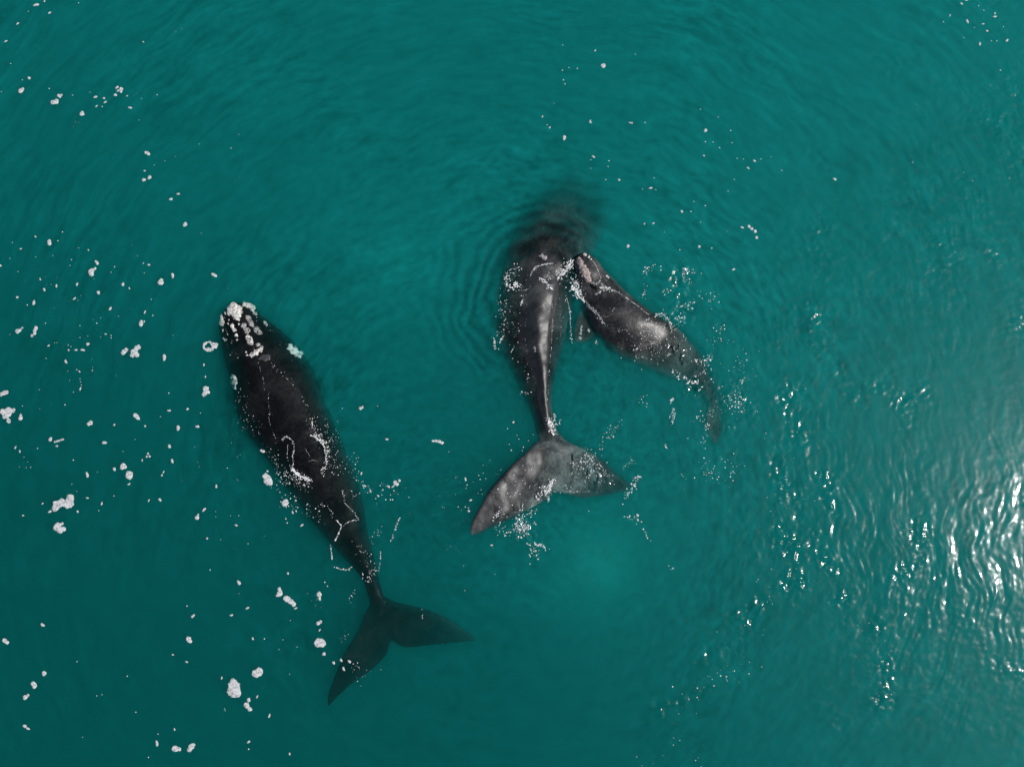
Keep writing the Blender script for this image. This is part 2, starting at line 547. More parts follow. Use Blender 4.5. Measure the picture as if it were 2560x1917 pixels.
def root_at(name, px, py, label, cat, group):
    e = bpy.data.objects.new(name, None)
    COL.objects.link(e)
    p = at(px, py, -1.0)
    e.location = p
    e.empty_display_size = .5
    return tag(e, label, cat, group)


def march(circles, holes=(), step=2.0, wob=.18, seed=0, k=None):
    """outline of a union of round lobes, filled: returns points (px), depth inside, faces"""
    c = np.array(circles, float)
    lo, hi = (c[:, :2] - c[:, 2:3] * 1.5).min(0) - step, (c[:, :2] + c[:, 2:3] * 1.5).max(0) + step
    gx, gy = np.arange(lo[0], hi[0] + step, step), np.arange(lo[1], hi[1] + step, step)
    GX, GY = np.meshgrid(gx, gy)
    rm = c[:, 2].mean()
    k = k or rm * .35
    acc = np.zeros_like(GX)
    for x, y, r in c:
        acc += np.exp(np.clip((r - np.hypot(GX - x, GY - y)) / k, -40, 40))
    F = k * np.log(np.maximum(acc, 1e-12))
    for x, y, r in holes:
        F = np.minimum(F, np.hypot(GX - x, GY - y) - r)
    F = F + wob * rm * (pn(GX / rm * .9 + seed * 7.3, GY / rm * .9, 41) + .6 * pn(GX / rm * 2.3, GY / rm * 2.3 + seed, 42) + .35 * pn(GX / rm * 5, GY / rm * 5 + seed, 43))
    pts, dep, faces, key = [], [], [], {}
    ny_, nx_ = F.shape

    def corner(i, j):
        q = ('c', i, j)
        if q not in key:
            key[q] = len(pts); pts.append((gx[j], gy[i])); dep.append(F[i, j])
        return key[q]

    def edge(a, b):
        q = ('e',) + ((a, b) if a < b else (b, a))
        if q not in key:
            fa, fb = F[a], F[b]
            t = fa / (fa - fb)
            key[q] = len(pts)
            pts.append((gx[a[1]] + (gx[b[1]] - gx[a[1]]) * t, gy[a[0]] + (gy[b[0]] - gy[a[0]]) * t)); dep.append(0.0)
        return key[q]
    ins = F > 0
    for i in range(ny_ - 1):
        for j in range(nx_ - 1):
            cs = [(i, j), (i, j + 1), (i + 1, j + 1), (i + 1, j)]
            s = [ins[q] for q in cs]
            if not any(s):
                continue
            poly = []
            for a in range(4):
                b = (a + 1) % 4
                if s[a]:
                    poly.append(corner(*cs[a]))
                if s[a] != s[b]:
                    poly.append(edge(cs[a], cs[b]))
            if len(poly) >= 3:
                faces.append(tuple(poly[::-1]))
    return np.array(pts), np.array(dep), faces


BVHS = []


def drape(name, bvh, circles, mat, root, thick=.06, rough=.45, wob=.4, seed=0, label=None, step=2.0, sink=.02):
    """a raised patch that follows the whale's skin (callosity)"""
    pts, dep, faces = march(circles, step=step, wob=wob, seed=seed)
    o = Vector((0, 0, CAM_H))
    vs, ok = [], []
    last = None
    rm = np.array(circles)[:, 2].mean()
    for (px, py), d in zip(pts, dep):
        hit, nrm, _, _ = bvh.ray_cast(o, ray(px, py).normalized())
        if hit is None:
            hit, nrm = (last if last else (at(px, py, -.5), Vector((0, 0, 1))))
        last = (hit, nrm)
        t = min(1.0, max(d, 0) / (rm * .45)) ** .6
        nz = float(pn(np.array([px / 5.0 + seed]), np.array([py / 5.0]), 51)[0]) * .6 + float(pn(np.array([px / 2.2]), np.array([py / 2.2 + seed]), 52)[0]) * .4
        vs.append(hit + nrm * (-sink + t * (thick * (1 + rough * nz) + sink)) - root.location)
    if len(faces) < 1:
        return None
    ob = mesh_obj(name, vs, faces, mat, root)
    if label:
        ob['label'] = label
    return ob


# ---- adult black whale (open water side)
WA = root_at('whale', 760, 1120, 'black adult whale with white crusted head, swimming alone beside the foam flecks', 'whale', 'whales at the surface')
rowsA = [
    (578, 760, 602, 757, -.28, .30, .35, 2.0, 0), (556, 782, 632, 762, -.36, .52, .7, 1.5, -.05), (548, 812, 650, 786, -.45, .66, .95, 1.45, -.12),
    (552, 850, 690, 816, -.60, .78, 1.15, 1.4, -.08), (562, 905, 740, 860, -.85, 1.03, 1.25, 1.5, -.05), (580, 965, 780, 920, -1.0, 1.22, 1.35, 1.85, -.02),
    (593, 1035, 806, 988, -1.0, 1.26, 1.4, 1.95, 0), (626, 1095, 835, 1060, -1.0, 1.24, 1.4, 1.95, 0), (668, 1148, 864, 1130, -1.0, 1.18, 1.35, 1.9, .02),
    (712, 1212, 890, 1195, -.98, 1.02, 1.25, 1.75, .05), (765, 1283, 908, 1262, -.9, .86, 1.1, 1.6, .08), (812, 1342, 917, 1322, -.82, .72, .95, 1.5, .1),
    (864, 1400, 931, 1382, -.68, .56, .8, 1.45, .1), (902, 1442, 944, 1436, -.6, .43, .6, 1.5, .05), (920, 1490, 956, 1482, -.53, .33, .42, 1.6, 0),
    (930, 1535, 974, 1524, -.5, .13, .16, 1.8, 0), (956, 1580, 982, 1574, -.5, .02, .03, 2.0, 0)]
flukeA = [
    (817, 1762, 822, 1767, -0.56, -0.58, .04), (821, 1728, 848, 1740, -0.53, -0.56, .08), (841, 1675, 886, 1706, -0.52, -0.55, .12), (862, 1627, 931, 1675, -0.50, -0.55, .17),
    (898, 1566, 964, 1642, -0.49, -0.55, .22), (916, 1522, 976, 1614, -0.48, -0.55, .27), (938, 1492, 980, 1600, -0.46, -0.55, .30), (964, 1491, 990, 1609, -0.46, -0.55, .28),
    (993, 1504, 1016, 1620, -0.49, -0.56, .24), (1058, 1518, 1064, 1615, -0.55, -0.60, .18), (1112, 1540, 1112, 1611, -0.66, -0.71, .13), (1160, 1570, 1160, 1606, -0.83, -0.84, .08), (1190, 1598, 1193, 1604, -0.94, -0.94, .04)]
flipA1 = [(740, 880, 775, 945, -1.3, -1.35, .3), (775, 915, 795, 965, -1.7, -1.75, .26), (800, 945, 815, 985, -2.2, -2.25, .18), (815, 985, 818, 1000, -2.6, -2.6, .06)]
flipA2 = [(600, 915, 620, 985, -1.5, -1.5, .3), (572, 955, 600, 1010, -2.0, -2.0, .26), (565, 1000, 585, 1040, -2.5, -2.5, .18), (572, 1050, 580, 1060, -2.9, -2.9, .06)]
def raise_flanks(rows, k_, cut):
    """brings the widest line of a body nearer the surface and keeps its back where it is"""
    out = []
    for q in rows:
        q = list(q)
        if q[4] + q[5] < -.25:
            out.append(q)
            continue
        top_ = q[4] + q[5]
        zc = q[4] * k_
        q[5] = max(.1, top_ - (cut if top_ > .1 else 0) - zc)
        q[4] = zc
        out.append(q)
    return out


rowsA = raise_flanks(rowsA, .62, .12)
bodyA, bvhA = build_body([loft(body_rings(rowsA)), loft(blade_rings(flukeA)), loft(blade_rings(flipA1, 24)), loft(blade_rings(flipA2, 24))], M_BLACK, WA)
BVHS.append(bvhA)
seed = 0
for nm_, cs, mat, th, lab in (
    ('callosity', [(577, 775, 13), (588, 778, 15), (592, 788, 11), (583, 768, 10)], M_CALL, .10, 'large white callosity on the tip of the snout'),
    ('callosity', [(622, 762, 9), (632, 770, 8), (611, 759, 6), (639, 784, 5)], M_CALL, .07, None),
    ('callosity', [(551, 792, 6), (552, 804, 7), (556, 812, 5)], M_CALL, .07, None),
    ('callosity', [(580, 815, 6), (585, 825, 6), (590, 838, 5), (593, 850, 3)], M_CALL, .06, None),
    ('callosity', [(620, 793, 6), (625, 805, 7), (630, 813, 6)], M_CALLG, .06, None),
    ('callosity', [(610, 815, 7), (618, 826, 8), (640, 822, 8), (650, 832, 6)], M_CALLG, .04, 'grey speckled crust along the snout ridge'),
    ('callosity', [(619, 843, 7), (624, 850, 8), (628, 857, 6)], M_CALL, .07, 'oval white callosity in front of the blowholes'),
    ('callosity', [(630, 887, 7), (640, 881, 8), (651, 875, 6)], M_CALL, .08, 'white bar shaped callosity behind the blowholes'),
    ('callosity', [(726, 868, 8), (736, 877, 10), (750, 886, 8)], M_CALL, .08, 'pale callosity above the eye, under water'),
    ('callosity', [(584, 943, 7), (585, 955, 8), (586, 968, 5)], M_CALL, .08, None),
    ('callosity', [(563, 850, 4), (558, 848, 3)], M_CALL, .05, None),
    ('callosity', [(662, 806, 5), (667, 812, 4)], M_CALLG, .05, None),
    ('callosity', [(597, 800, 3.2)], M_CALL, .05, None), ('callosity', [(597, 810, 3.2)], M_CALL, .05, None),
    ('callosity', [(572, 800, 2.7)], M_CALL, .04, None), ('callosity', [(570, 809, 2.7)], M_CALL, .04, None), ('callosity', [(557, 825, 3)], M_CALL, .04, None),
    ('callosity', [(645, 862, 6), (655, 868, 4)], M_CALLG, .04, None),
    ('callosity', [(615, 880, 3), (617, 888, 3)], M_CALL, .04, None),
    ('skin_patch', [(660, 893, 9), (670, 893, 9), (652, 897, 6)], M_GREY, .012, 'worn grey skin behind the white callosity'),
    ('blowhole', [(633, 868, 3.2), (640, 866, 3.0)], M_WET, .03, None),
):
    drape(nm_, bvhA, cs, mat, WA, th * .7, seed=seed, label=lab, step=1.6)
    seed += 1

# ---- adult grey whale, head down beside the calf
WB = root_at('whale', 1370, 900, 'grey adult whale arching its sunlit back, head sunk under water beside the calf', 'whale', 'whales at the surface')


def cw(cx, cy, hw, ang):
    dx, dy = hw * math.cos(ang), hw * math.sin(ang)
    return (cx - dx, cy - dy, cx + dx, cy + dy)


rowsB = [
    (*cw(1508, 415, 8, .75), -4.2, .2, .3, 2.0, 0), (*cw(1494, 440, 42, .72), -3.7, .7, .9, 2.0, 0), (*cw(1468, 480, 72, .65), -2.9, .95, 1.2, 2.0, 0),
    (*cw(1436, 530, 92, .55), -2.05, 1.2, 1.4, 2.0, 0), (*cw(1402, 580, 100, .42), -1.5, 1.22, 1.4, 1.95, 0), (*cw(1370, 635, 101, .25), -1.15, 1.12, 1.4, 1.85, .02),
    (*cw(1346, 695, 95, .08), -1.0, 1.22, 1.4, 1.8, .02, .5), (1244, 770, 1432, 765, -.9, 1.3, 1.3, 1.7, .0, 1), (1240, 842, 1418, 832, -.85, 1.28, 1.25, 1.7, .04, 1),
    (1262, 898, 1402, 884, -.8, 1.14, 1.15, 1.7, .12, 1), (1290, 952, 1388, 934, -.75, 1.04, 1.0, 1.6, .2, 1), (1314, 1002, 1380, 986, -.66, .88, .8, 1.5, .28, .9),
    (1332, 1046, 1382, 1037, -.50, .62, .6, 1.5, .28, .6), (1340, 1080, 1392, 1072, -.38, .40, .42, 1.6, .2, .3), (1350, 1115, 1402, 1106, -.28, .22, .28, 1.7, 0, 0), (1362, 1180, 1396, 1176, -.25, .10, .14, 2, 0, 0)]
flukeB = [
    (1173, 1336, 1179, 1339, .02, -.02, .05), (1180, 1303, 1206, 1331, .05, -.05, .10), (1199, 1268, 1245, 1311, .06, -.10, .14), (1221, 1230, 1280, 1297, .06, -.14, .19),
    (1245, 1200, 1315, 1278, .04, -.17, .23), (1280, 1161, 1350, 1260, .0, -.20, .27), (1315, 1130, 1374, 1242, -.06, -.22, .30), (1340, 1102, 1381, 1231, -.12, -.24, .32),
    (1396, 1084, 1394, 1232, -.18, -.28, .30), (1413, 1098, 1412, 1235, -.22, -.32, .28), (1445, 1114, 1455, 1246, -.27, -.38, .24), (1480, 1131, 1499, 1241, -.33, -.43, .19),
    (1512, 1154, 1542, 1234, -.40, -.48, .14), (1542, 1182, 1568, 1226, -.46, -.52, .09), (1572, 1206, 1579, 1215, -.52, -.53, .05)]
flipB1 = [(1250, 610, 1262, 690, -2.0, -2.0, .3), (1215, 640, 1230, 710, -2.9, -2.9, .26), (1195, 680, 1210, 735, -3.7, -3.7, .18), (1195, 740, 1200, 748, -4.2, -4.2, .06)]
rowsB = rowsB[:5] + raise_flanks(rowsB[5:], .70, .02)
bodyB, bvhB = build_body([loft(body_rings(rowsB)), loft(blade_rings(flukeB)), loft(blade_rings(flipB1, 24))], M_GREY, WB, smooth=4, lumps=.045)
BVHS.append(bvhB)
for cs, mat, th, lab in (
    ([(1355, 640, 7), (1362, 645, 6)], M_CALLG, .03, None),
    ([(1335, 870, 5), (1338, 878, 4)], M_CALLG, .012, 'round scar on the flank'),
):
    drape('skin_patch', bvhB, cs, mat, WB, th, seed=seed, label=lab, step=1.6); seed += 1

# ---- calf
WC = root_at('whale', 1580, 820, 'smaller brown grey calf resting its snout against the adult, tail sinking', 'whale', 'whales at the surface')
rowsC = [
    (1441, 641, 1466, 634, -.05, .18, .25, 2, 0), (1434, 662, 1492, 650, -.12, .36, .5, 1.8, -.1), (1436, 692, 1513, 677, -.2, .46, .65, 1.8, -.12), (1444, 724, 1534, 697, -.24, .46, .75, 1.85, -.1),
    (1452, 764, 1560, 725, -.30, .57, .85, 1.95, 0), (1466, 807, 1601, 760, -.32, .70, .95, 2.1, .05), (1501, 856, 1648, 794, -.32, .66, .95, 2.1, .05), (1553, 893, 1693, 820, -.36, .42, .9, 2.0, .03),
    (1612, 918, 1723, 853, -.48, .34, .8, 2, 0), (1662, 940, 1748, 884, -.62, .34, .7, 2, 0), (1706, 957, 1764, 918, -.70, .34, .6, 2, 0), (1738, 976, 1778, 950, -.74, .29, .45, 2, 0),
    (1760, 1000, 1788, 985, -.72, .24, .3, 2, 0), (1774, 1030, 1792, 1024, -.66, .16, .2, 2, 0)]
flukeC = [
    (1788, 1112, 1793, 1112, -.42, -.46, .06), (1769, 1080, 1803, 1078, -.36, -.60, .11), (1764, 1052, 1804, 1056, -.40, -.80, .17), (1766, 1025, 1802, 1035, -.48, -1.05, .22),
    (1772, 1005, 1797, 1015, -.62, -1.25, .24), (1770, 985, 1795, 995, -.9, -1.5, .2), (1765, 960, 1785, 970, -1.4, -1.8, .12), (1760, 935, 1765, 936, -1.8, -1.85, .06)]
flipC = [(1462, 762, 1505, 822, -.36, -.40, .26), (1446, 782, 1498, 834, -.24, -.32, .22), (1436, 812, 1488, 842, -.16, -.26, .17), (1433, 836, 1472, 852, -.14, -.22, .12), (1437, 857, 1454, 859, -.16, -.18, .06)]
bodyC, bvhC = build_body([loft(body_rings(rowsC, 90)), loft(blade_rings(flukeC, 30)), loft(blade_rings(flipC, 26))], M_CALF, WC, voxel=.034, smooth=5, lumps=.012)
BVHS.append(bvhC)
for nm_, cs, mat, th, lab in (
    ('callosity', [(1447, 651, 7), (1452, 660, 8), (1458, 670, 9), (1464, 681, 10), (1468, 692, 9), (1472, 701, 6)], M_PINK, .05, 'pinkish crusted callosity along the snout'),
    ('callosity', [(1462, 636, 5), (1472, 642, 4), (1478, 649, 3)], M_CALL, .03, None),
    ('lip_edge', [(1482, 653, 2.2), (1485, 658, 2.2), (1488, 663, 2.2), (1491, 668, 2.4), (1494, 673, 2.4), (1496, 678, 2.4), (1498, 684, 2.4), (1500, 690, 2.6), (1501, 696, 2.8), (1499, 702, 2.8), (1495, 707, 3), (1490, 710, 3), (1485, 710, 3), (1479, 708, 2.6)], M_CALLG, .03, 'pale edge of the lower lip'),
    ('callosity', [(1455, 690, 5), (1452, 680, 4)], M_CALLG, .03, None),
    ('blowhole', [(1482, 714, 5), (1489, 720, 6)], M_WET, .07, 'dark raised blowhole mound'),
    ('skin_patch', [(1454, 816, 3.4), (1453, 824, 4), (1451, 834, 4.5), (1450, 845, 5)], M_PALE, .02, 'pale patch on the flipper'),
    ('skin_patch', [(1471, 825, 3.6), (1473, 829, 3)], M_PALE, .015, None),
    ('callosity', [(1517, 690, 3), (1521, 694, 2.5)], M_CALL, .03, None),
):
    drape(nm_, bvhC, cs, mat, WC, th, seed=seed, label=lab, step=1.3)
    seed += 1

# ---- painted light of the water surface, masked off over the whales' bodies
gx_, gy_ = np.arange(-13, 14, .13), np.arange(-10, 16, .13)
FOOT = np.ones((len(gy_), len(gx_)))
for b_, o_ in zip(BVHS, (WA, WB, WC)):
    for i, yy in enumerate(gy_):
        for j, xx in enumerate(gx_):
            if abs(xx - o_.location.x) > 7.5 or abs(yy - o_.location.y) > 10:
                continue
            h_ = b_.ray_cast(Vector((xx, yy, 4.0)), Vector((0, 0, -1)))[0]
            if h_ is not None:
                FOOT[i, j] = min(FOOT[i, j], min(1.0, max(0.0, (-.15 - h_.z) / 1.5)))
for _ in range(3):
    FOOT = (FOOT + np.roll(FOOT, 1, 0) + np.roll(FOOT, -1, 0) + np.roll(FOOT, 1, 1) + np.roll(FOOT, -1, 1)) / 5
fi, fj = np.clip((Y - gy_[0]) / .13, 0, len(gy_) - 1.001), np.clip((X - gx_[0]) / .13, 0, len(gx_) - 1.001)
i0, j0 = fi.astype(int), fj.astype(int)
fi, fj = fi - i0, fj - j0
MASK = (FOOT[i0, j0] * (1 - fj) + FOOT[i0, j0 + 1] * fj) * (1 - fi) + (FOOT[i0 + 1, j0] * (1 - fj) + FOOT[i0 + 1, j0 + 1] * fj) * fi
at_s = sea_me.attributes.new('light_and_murk', 'FLOAT', 'POINT')
at_s.data.foreach_set('value', np.concatenate([light_and_murk(X, Y, MASK).ravel(), np.zeros(sea_rim)]).astype(np.float32))

# ------------------------------------------------------------------ foam
ORI = Vector((0, 0, CAM_H))


def surf(px, py, z=None):
    """the water, or a back that stands out of it, under a point of the photograph"""
    p = at(px, py)
    if z is None:
        z = sea_z(p.x, p.y)
    p = at(px, py, z)
    d = ray(px, py).normalized()
    best, nrm = p, Vector((0, 0, 1))
    for b in BVHS:
        h, n_, _, _ = b.ray_cast(ORI, d)
        if h is not None and h.z > best.z - .002 and h.z > z - .002:
            best, nrm = h, n_
    return best, nrm


def foam_patch(label, circles, holes=(), group='shaped foam patches', seed=0, step=2.0):
    c = np.array(circles, float)
    pts, dep, faces = march(circles, holes, step=step, wob=.26, seed=seed)
    mid = at(*c[:, :2].mean(0)); mid.z = sea_z(mid.x, mid.y)
    rm = c[:, 2].mean()
    vs = []
    P = [at(px, py) for px, py in pts]
    zz = sea_h(np.array([p.x for p in P]), np.array([p.y for p in P]))
    for (px, py), d, p, z in zip(pts, dep, P, zz):
        t = min(1.0, d / min(4.0, rm * .6))
        b = .5 + .5 * float(pn(np.array([px / 2.6]), np.array([py / 2.6 + seed]), 61)[0])
        rim = math.exp(-((d - 1.6) / 1.2) ** 2)
        h = -.004 + t * (.011 + .003 * b) + .004 * rim * t
        vs.append(Vector((p.x, p.y, z + h)) - mid)
    o = mesh_obj('foam_patch', vs, faces, M_FOAM)
    o.location = mid
    tag(o, label, 'foam', group)
    return o


T = 640 / 2208
TA, TB, TC_, TD = (0, 0, T), (0, 480, T), (0, 960, T), (0, 1440, 960 / 2212)
TH, TG, TF, T2 = (1000, 100, 920 / 2212), (1920, 0, T), (1140, 1040, 480 / 2208), (550, 1000, 450 / 1656)


def tp(t, q):
    return [(t[0] + a * t[2], t[1] + b * t[2], r * t[2]) for a, b, r in q]


SHAPED = [
    (TA, 'comma shaped foam patch nearest the upper left corner', [(175, 785, 20), (195, 768, 12)]),
    (TA, 'small heart shaped foam patch just above a larger flat one', [(505, 825, 13), (530, 820, 9), (518, 838, 8)]),
    (TA, 'flat foam patch below the heart shaped one, upper left', [(455, 883, 18), (485, 878, 20), (490, 865, 10)]),
    (TA, 'ragged foam patch among the upper left cluster of dots', [(1045, 772, 18), (1015, 787, 9), (1045, 797, 9)]),
    (TA, 'single round foam patch below the upper left foam cluster', [(708, 979, 18), (706, 985, 14)]),
    (TA, 'bean shaped foam patch above two round flecks, upper left', [(1258, 1317, 11), (1275, 1322, 13), (1285, 1330, 11)]),
    (TB, 'foam patch of two stacked lobes near the left edge', [(425, 422, 14), (427, 446, 16)]),
    (TB, 'small foam patch touching the top of the hooked patch', [(826, 598, 10), (838, 610, 12), (840, 620, 8)]),
    (TB, 'hooked foam patch with an arm pointing up right', [(790, 680, 20), (820, 660, 12), (790, 710, 18), (775, 690, 13)]),
    (TB, 'pear shaped foam patch upper left of the black whale head', [(1392, 760, 16), (1380, 782, 19), (1395, 785, 14)]),
    (TB, 'arched foam patch nearest above the black whale head', [(1835, 710, 12), (1850, 715, 12), (1862, 724, 10)]),
    (TB, 'foam patch with a long spur at the left edge', [(148, 1200, 20), (170, 1190, 12), (190, 1172, 8)]),
    (TB, 'long zigzag foam patch near the left edge', [(308, 1172, 17), (295, 1195, 13), (298, 1218, 13), (273, 1238, 13)]),
    (TB, 'upright oval foam patch with a dot at its side', [(1218, 1118, 14), (1214, 1142, 18)]),
    (TB, 'slanted twin lobed foam patch beside the big pale one', [(1088, 1360, 18), (1060, 1385, 20)]),
    (TB, 'big pale foam patch left of the ring of foam', [(1195, 1335, 20), (1170, 1350, 18), (1155, 1380, 28), (1180, 1405, 20), (1140, 1410, 16)]),
    (TC_, 'foam bar cut by the left edge of the picture', [(5, 88, 16), (30, 77, 17), (55, 68, 16)]),
    (TC_, 'large curled foam patch cut by the left edge', [(75, 230, 28), (20, 235, 24), (110, 225, 17), (65, 255, 30), (40, 280, 21), (70, 318, 18)]),
    (TC_, 'bottle shaped foam patch beside the large curled one', [(175, 295, 18), (176, 265, 11)]),
    (TC_, 'leaf shaped foam patch slanting right of the curled patch', [(780, 333, 18), (760, 345, 14)]),
    (TC_, 'wedge shaped foam patch leaning down right, mid left', [(1165, 268, 19), (1182, 285, 17), (1195, 300, 10)]),
    (TC_, 'thin stick of foam, longest on the left side', [(470, 497, 9), (488, 492, 9), (506, 487, 9), (524, 481, 9), (540, 477, 9)]),
    (TC_, 'knobbly upright foam patch left of the black whale shoulder', [(1770, 38, 20), (1790, 35, 12), (1777, 60, 15), (1760, 88, 20), (1795, 72, 14)]),
    (TC_, 'small three armed foam patch above the grey polygon patches', [(1273, 600, 10), (1262, 625, 9), (1288, 622, 9)]),
    (TC_, 'grey foam patch just above the many sided one', [(1060, 705, 23), (1045, 722, 13), (1075, 715, 14)]),
    (TC_, 'grey many sided foam patch below its smaller twin', [(1115, 775, 28), (1115, 800, 19), (1100, 785, 20)]),
    (TC_, 'largest lumpy foam raft on the left side', [(605, 985, 33), (580, 1035, 36), (530, 1015, 25), (500, 1040, 25), (475, 1068, 30), (470, 1020, 13), (615, 1030, 18)]),
    (TC_, 'C shaped foam patch below the largest foam raft', [(500, 1215, 24), (478, 1240, 21), (515, 1262, 24), (550, 1250, 18), (535, 1205, 13)]),
    (TC_, 'tapering foam patch with its point up, below mid left', [(1697, 1152, 18), (1708, 1125, 9)]),
    (TD, 'bow tie foam patch at the lower left edge', [(25, 370, 13), (40, 380, 11)]),
    (TD, 'lone rounded foam patch in the open lower left water', [(1085, 362, 15), (1092, 374, 11)]),
    (TD, 'upper of two foam patches in line above the fluke', [(1608, 75, 11), (1612, 98, 16), (1597, 112, 9)]),
    (TD, 'lower, longer of two foam patches in line above the fluke', [(1650, 128, 18), (1672, 145, 15), (1692, 162, 12)]),
    (TD, 'mushroom shaped foam patch beside the black whale tail', [(1838, 103, 14), (1842, 118, 7), (1842, 132, 7)]),
    (TD, 'small curled foam patch between mushroom and round patches', [(1832, 272, 11), (1847, 262, 8)]),
    (TD, 'round crumbly foam patch beside the black whale fluke', [(1842, 380, 24), (1828, 388, 17), (1860, 390, 15)]),
    (TD, 'lumpy foam patch upper right of the biggest crumbly patch', [(1490, 550, 24), (1468, 558, 17), (1480, 570, 13)]),
    (TD, 'biggest crumbly foam patch, with a knob on top, lower left', [(1347, 635, 33), (1335, 668, 24), (1365, 675, 22), (1338, 602, 11)]),
    (TD, 'slim foam patch with a foot, below the biggest crumbly patch', [(1432, 710, 11), (1420, 742, 16), (1440, 767, 13)]),
    (TD, 'half moon foam patch near the lower left edge', [(190, 618, 13), (200, 630, 12), (195, 640, 8)]),
    (TD, 'foam patch with a thin tail below the half moon patch', [(142, 698, 13), (160, 685, 8)]),
    (TD, 'foam patch of two lobes near the bottom edge', [(1010, 992, 18), (1034, 994, 10)]),
    (TD, 'pointed slanting foam patch near the bottom edge', [(1102, 980, 16), (1092, 1000, 13), (1115, 970, 9)]),
    (TH, 'small ragged foam patch highest in the upper middle', [(1217, 155, 9), (1228, 152, 8), (1224, 163, 7)]),
    (TH, 'long slanting foam streak right of the calf, upper right', [(2098, 1120, 8), (2115, 1135, 9), (2135, 1150, 10)]),
    (T2, 'star shaped foam patch touching the black whale flank', [(415, 700, 26), (450, 730, 30), (432, 745, 30), (440, 655, 10), (462, 770, 18)]),
    (T2, 'small star of foam below the one at the black whale flank', [(603, 940, 28), (598, 950, 24)]),
    (T2, 'small white twin lobed foam at the black whale waist', [(380, 463, 12), (400, 470, 14)]),
    (T2, 'white fleck with a bend, between the two adult whales', [(1290, 76, 14), (1310, 66, 12)]),
    ((0, 0, 1), 'hook shaped foam patch in front of the grey whale fluke', [(1082, 1102, 3), (1090, 1102, 3.5), (1098, 1103, 4), (1105, 1107, 4)]),
    (T2, 'largest fleck of the foam trail between the adult whales', [(1610, 755, 16), (1628, 772, 16)]),
    ((1140, 1040, 480 / 2208), 'curved foam scrap left of the grey whale fluke', [(105, 712, 10), (110, 725, 10), (112, 738, 8)]),
]
for n_, (t, lab, q) in enumerate(SHAPED):
    foam_patch(lab, tp(t, q), seed=n_ + 1, step=1.6)
foam_patch('ring of foam with open water inside, beside the black whale', tp(TB, [(1795, 1333, 46), (1845, 1325, 24), (1872, 1318, 9)]),
           tp(TB, [(1798, 1318, 18), (1780, 1330, 14), (1815, 1332, 12)]), seed=80, step=1.6)

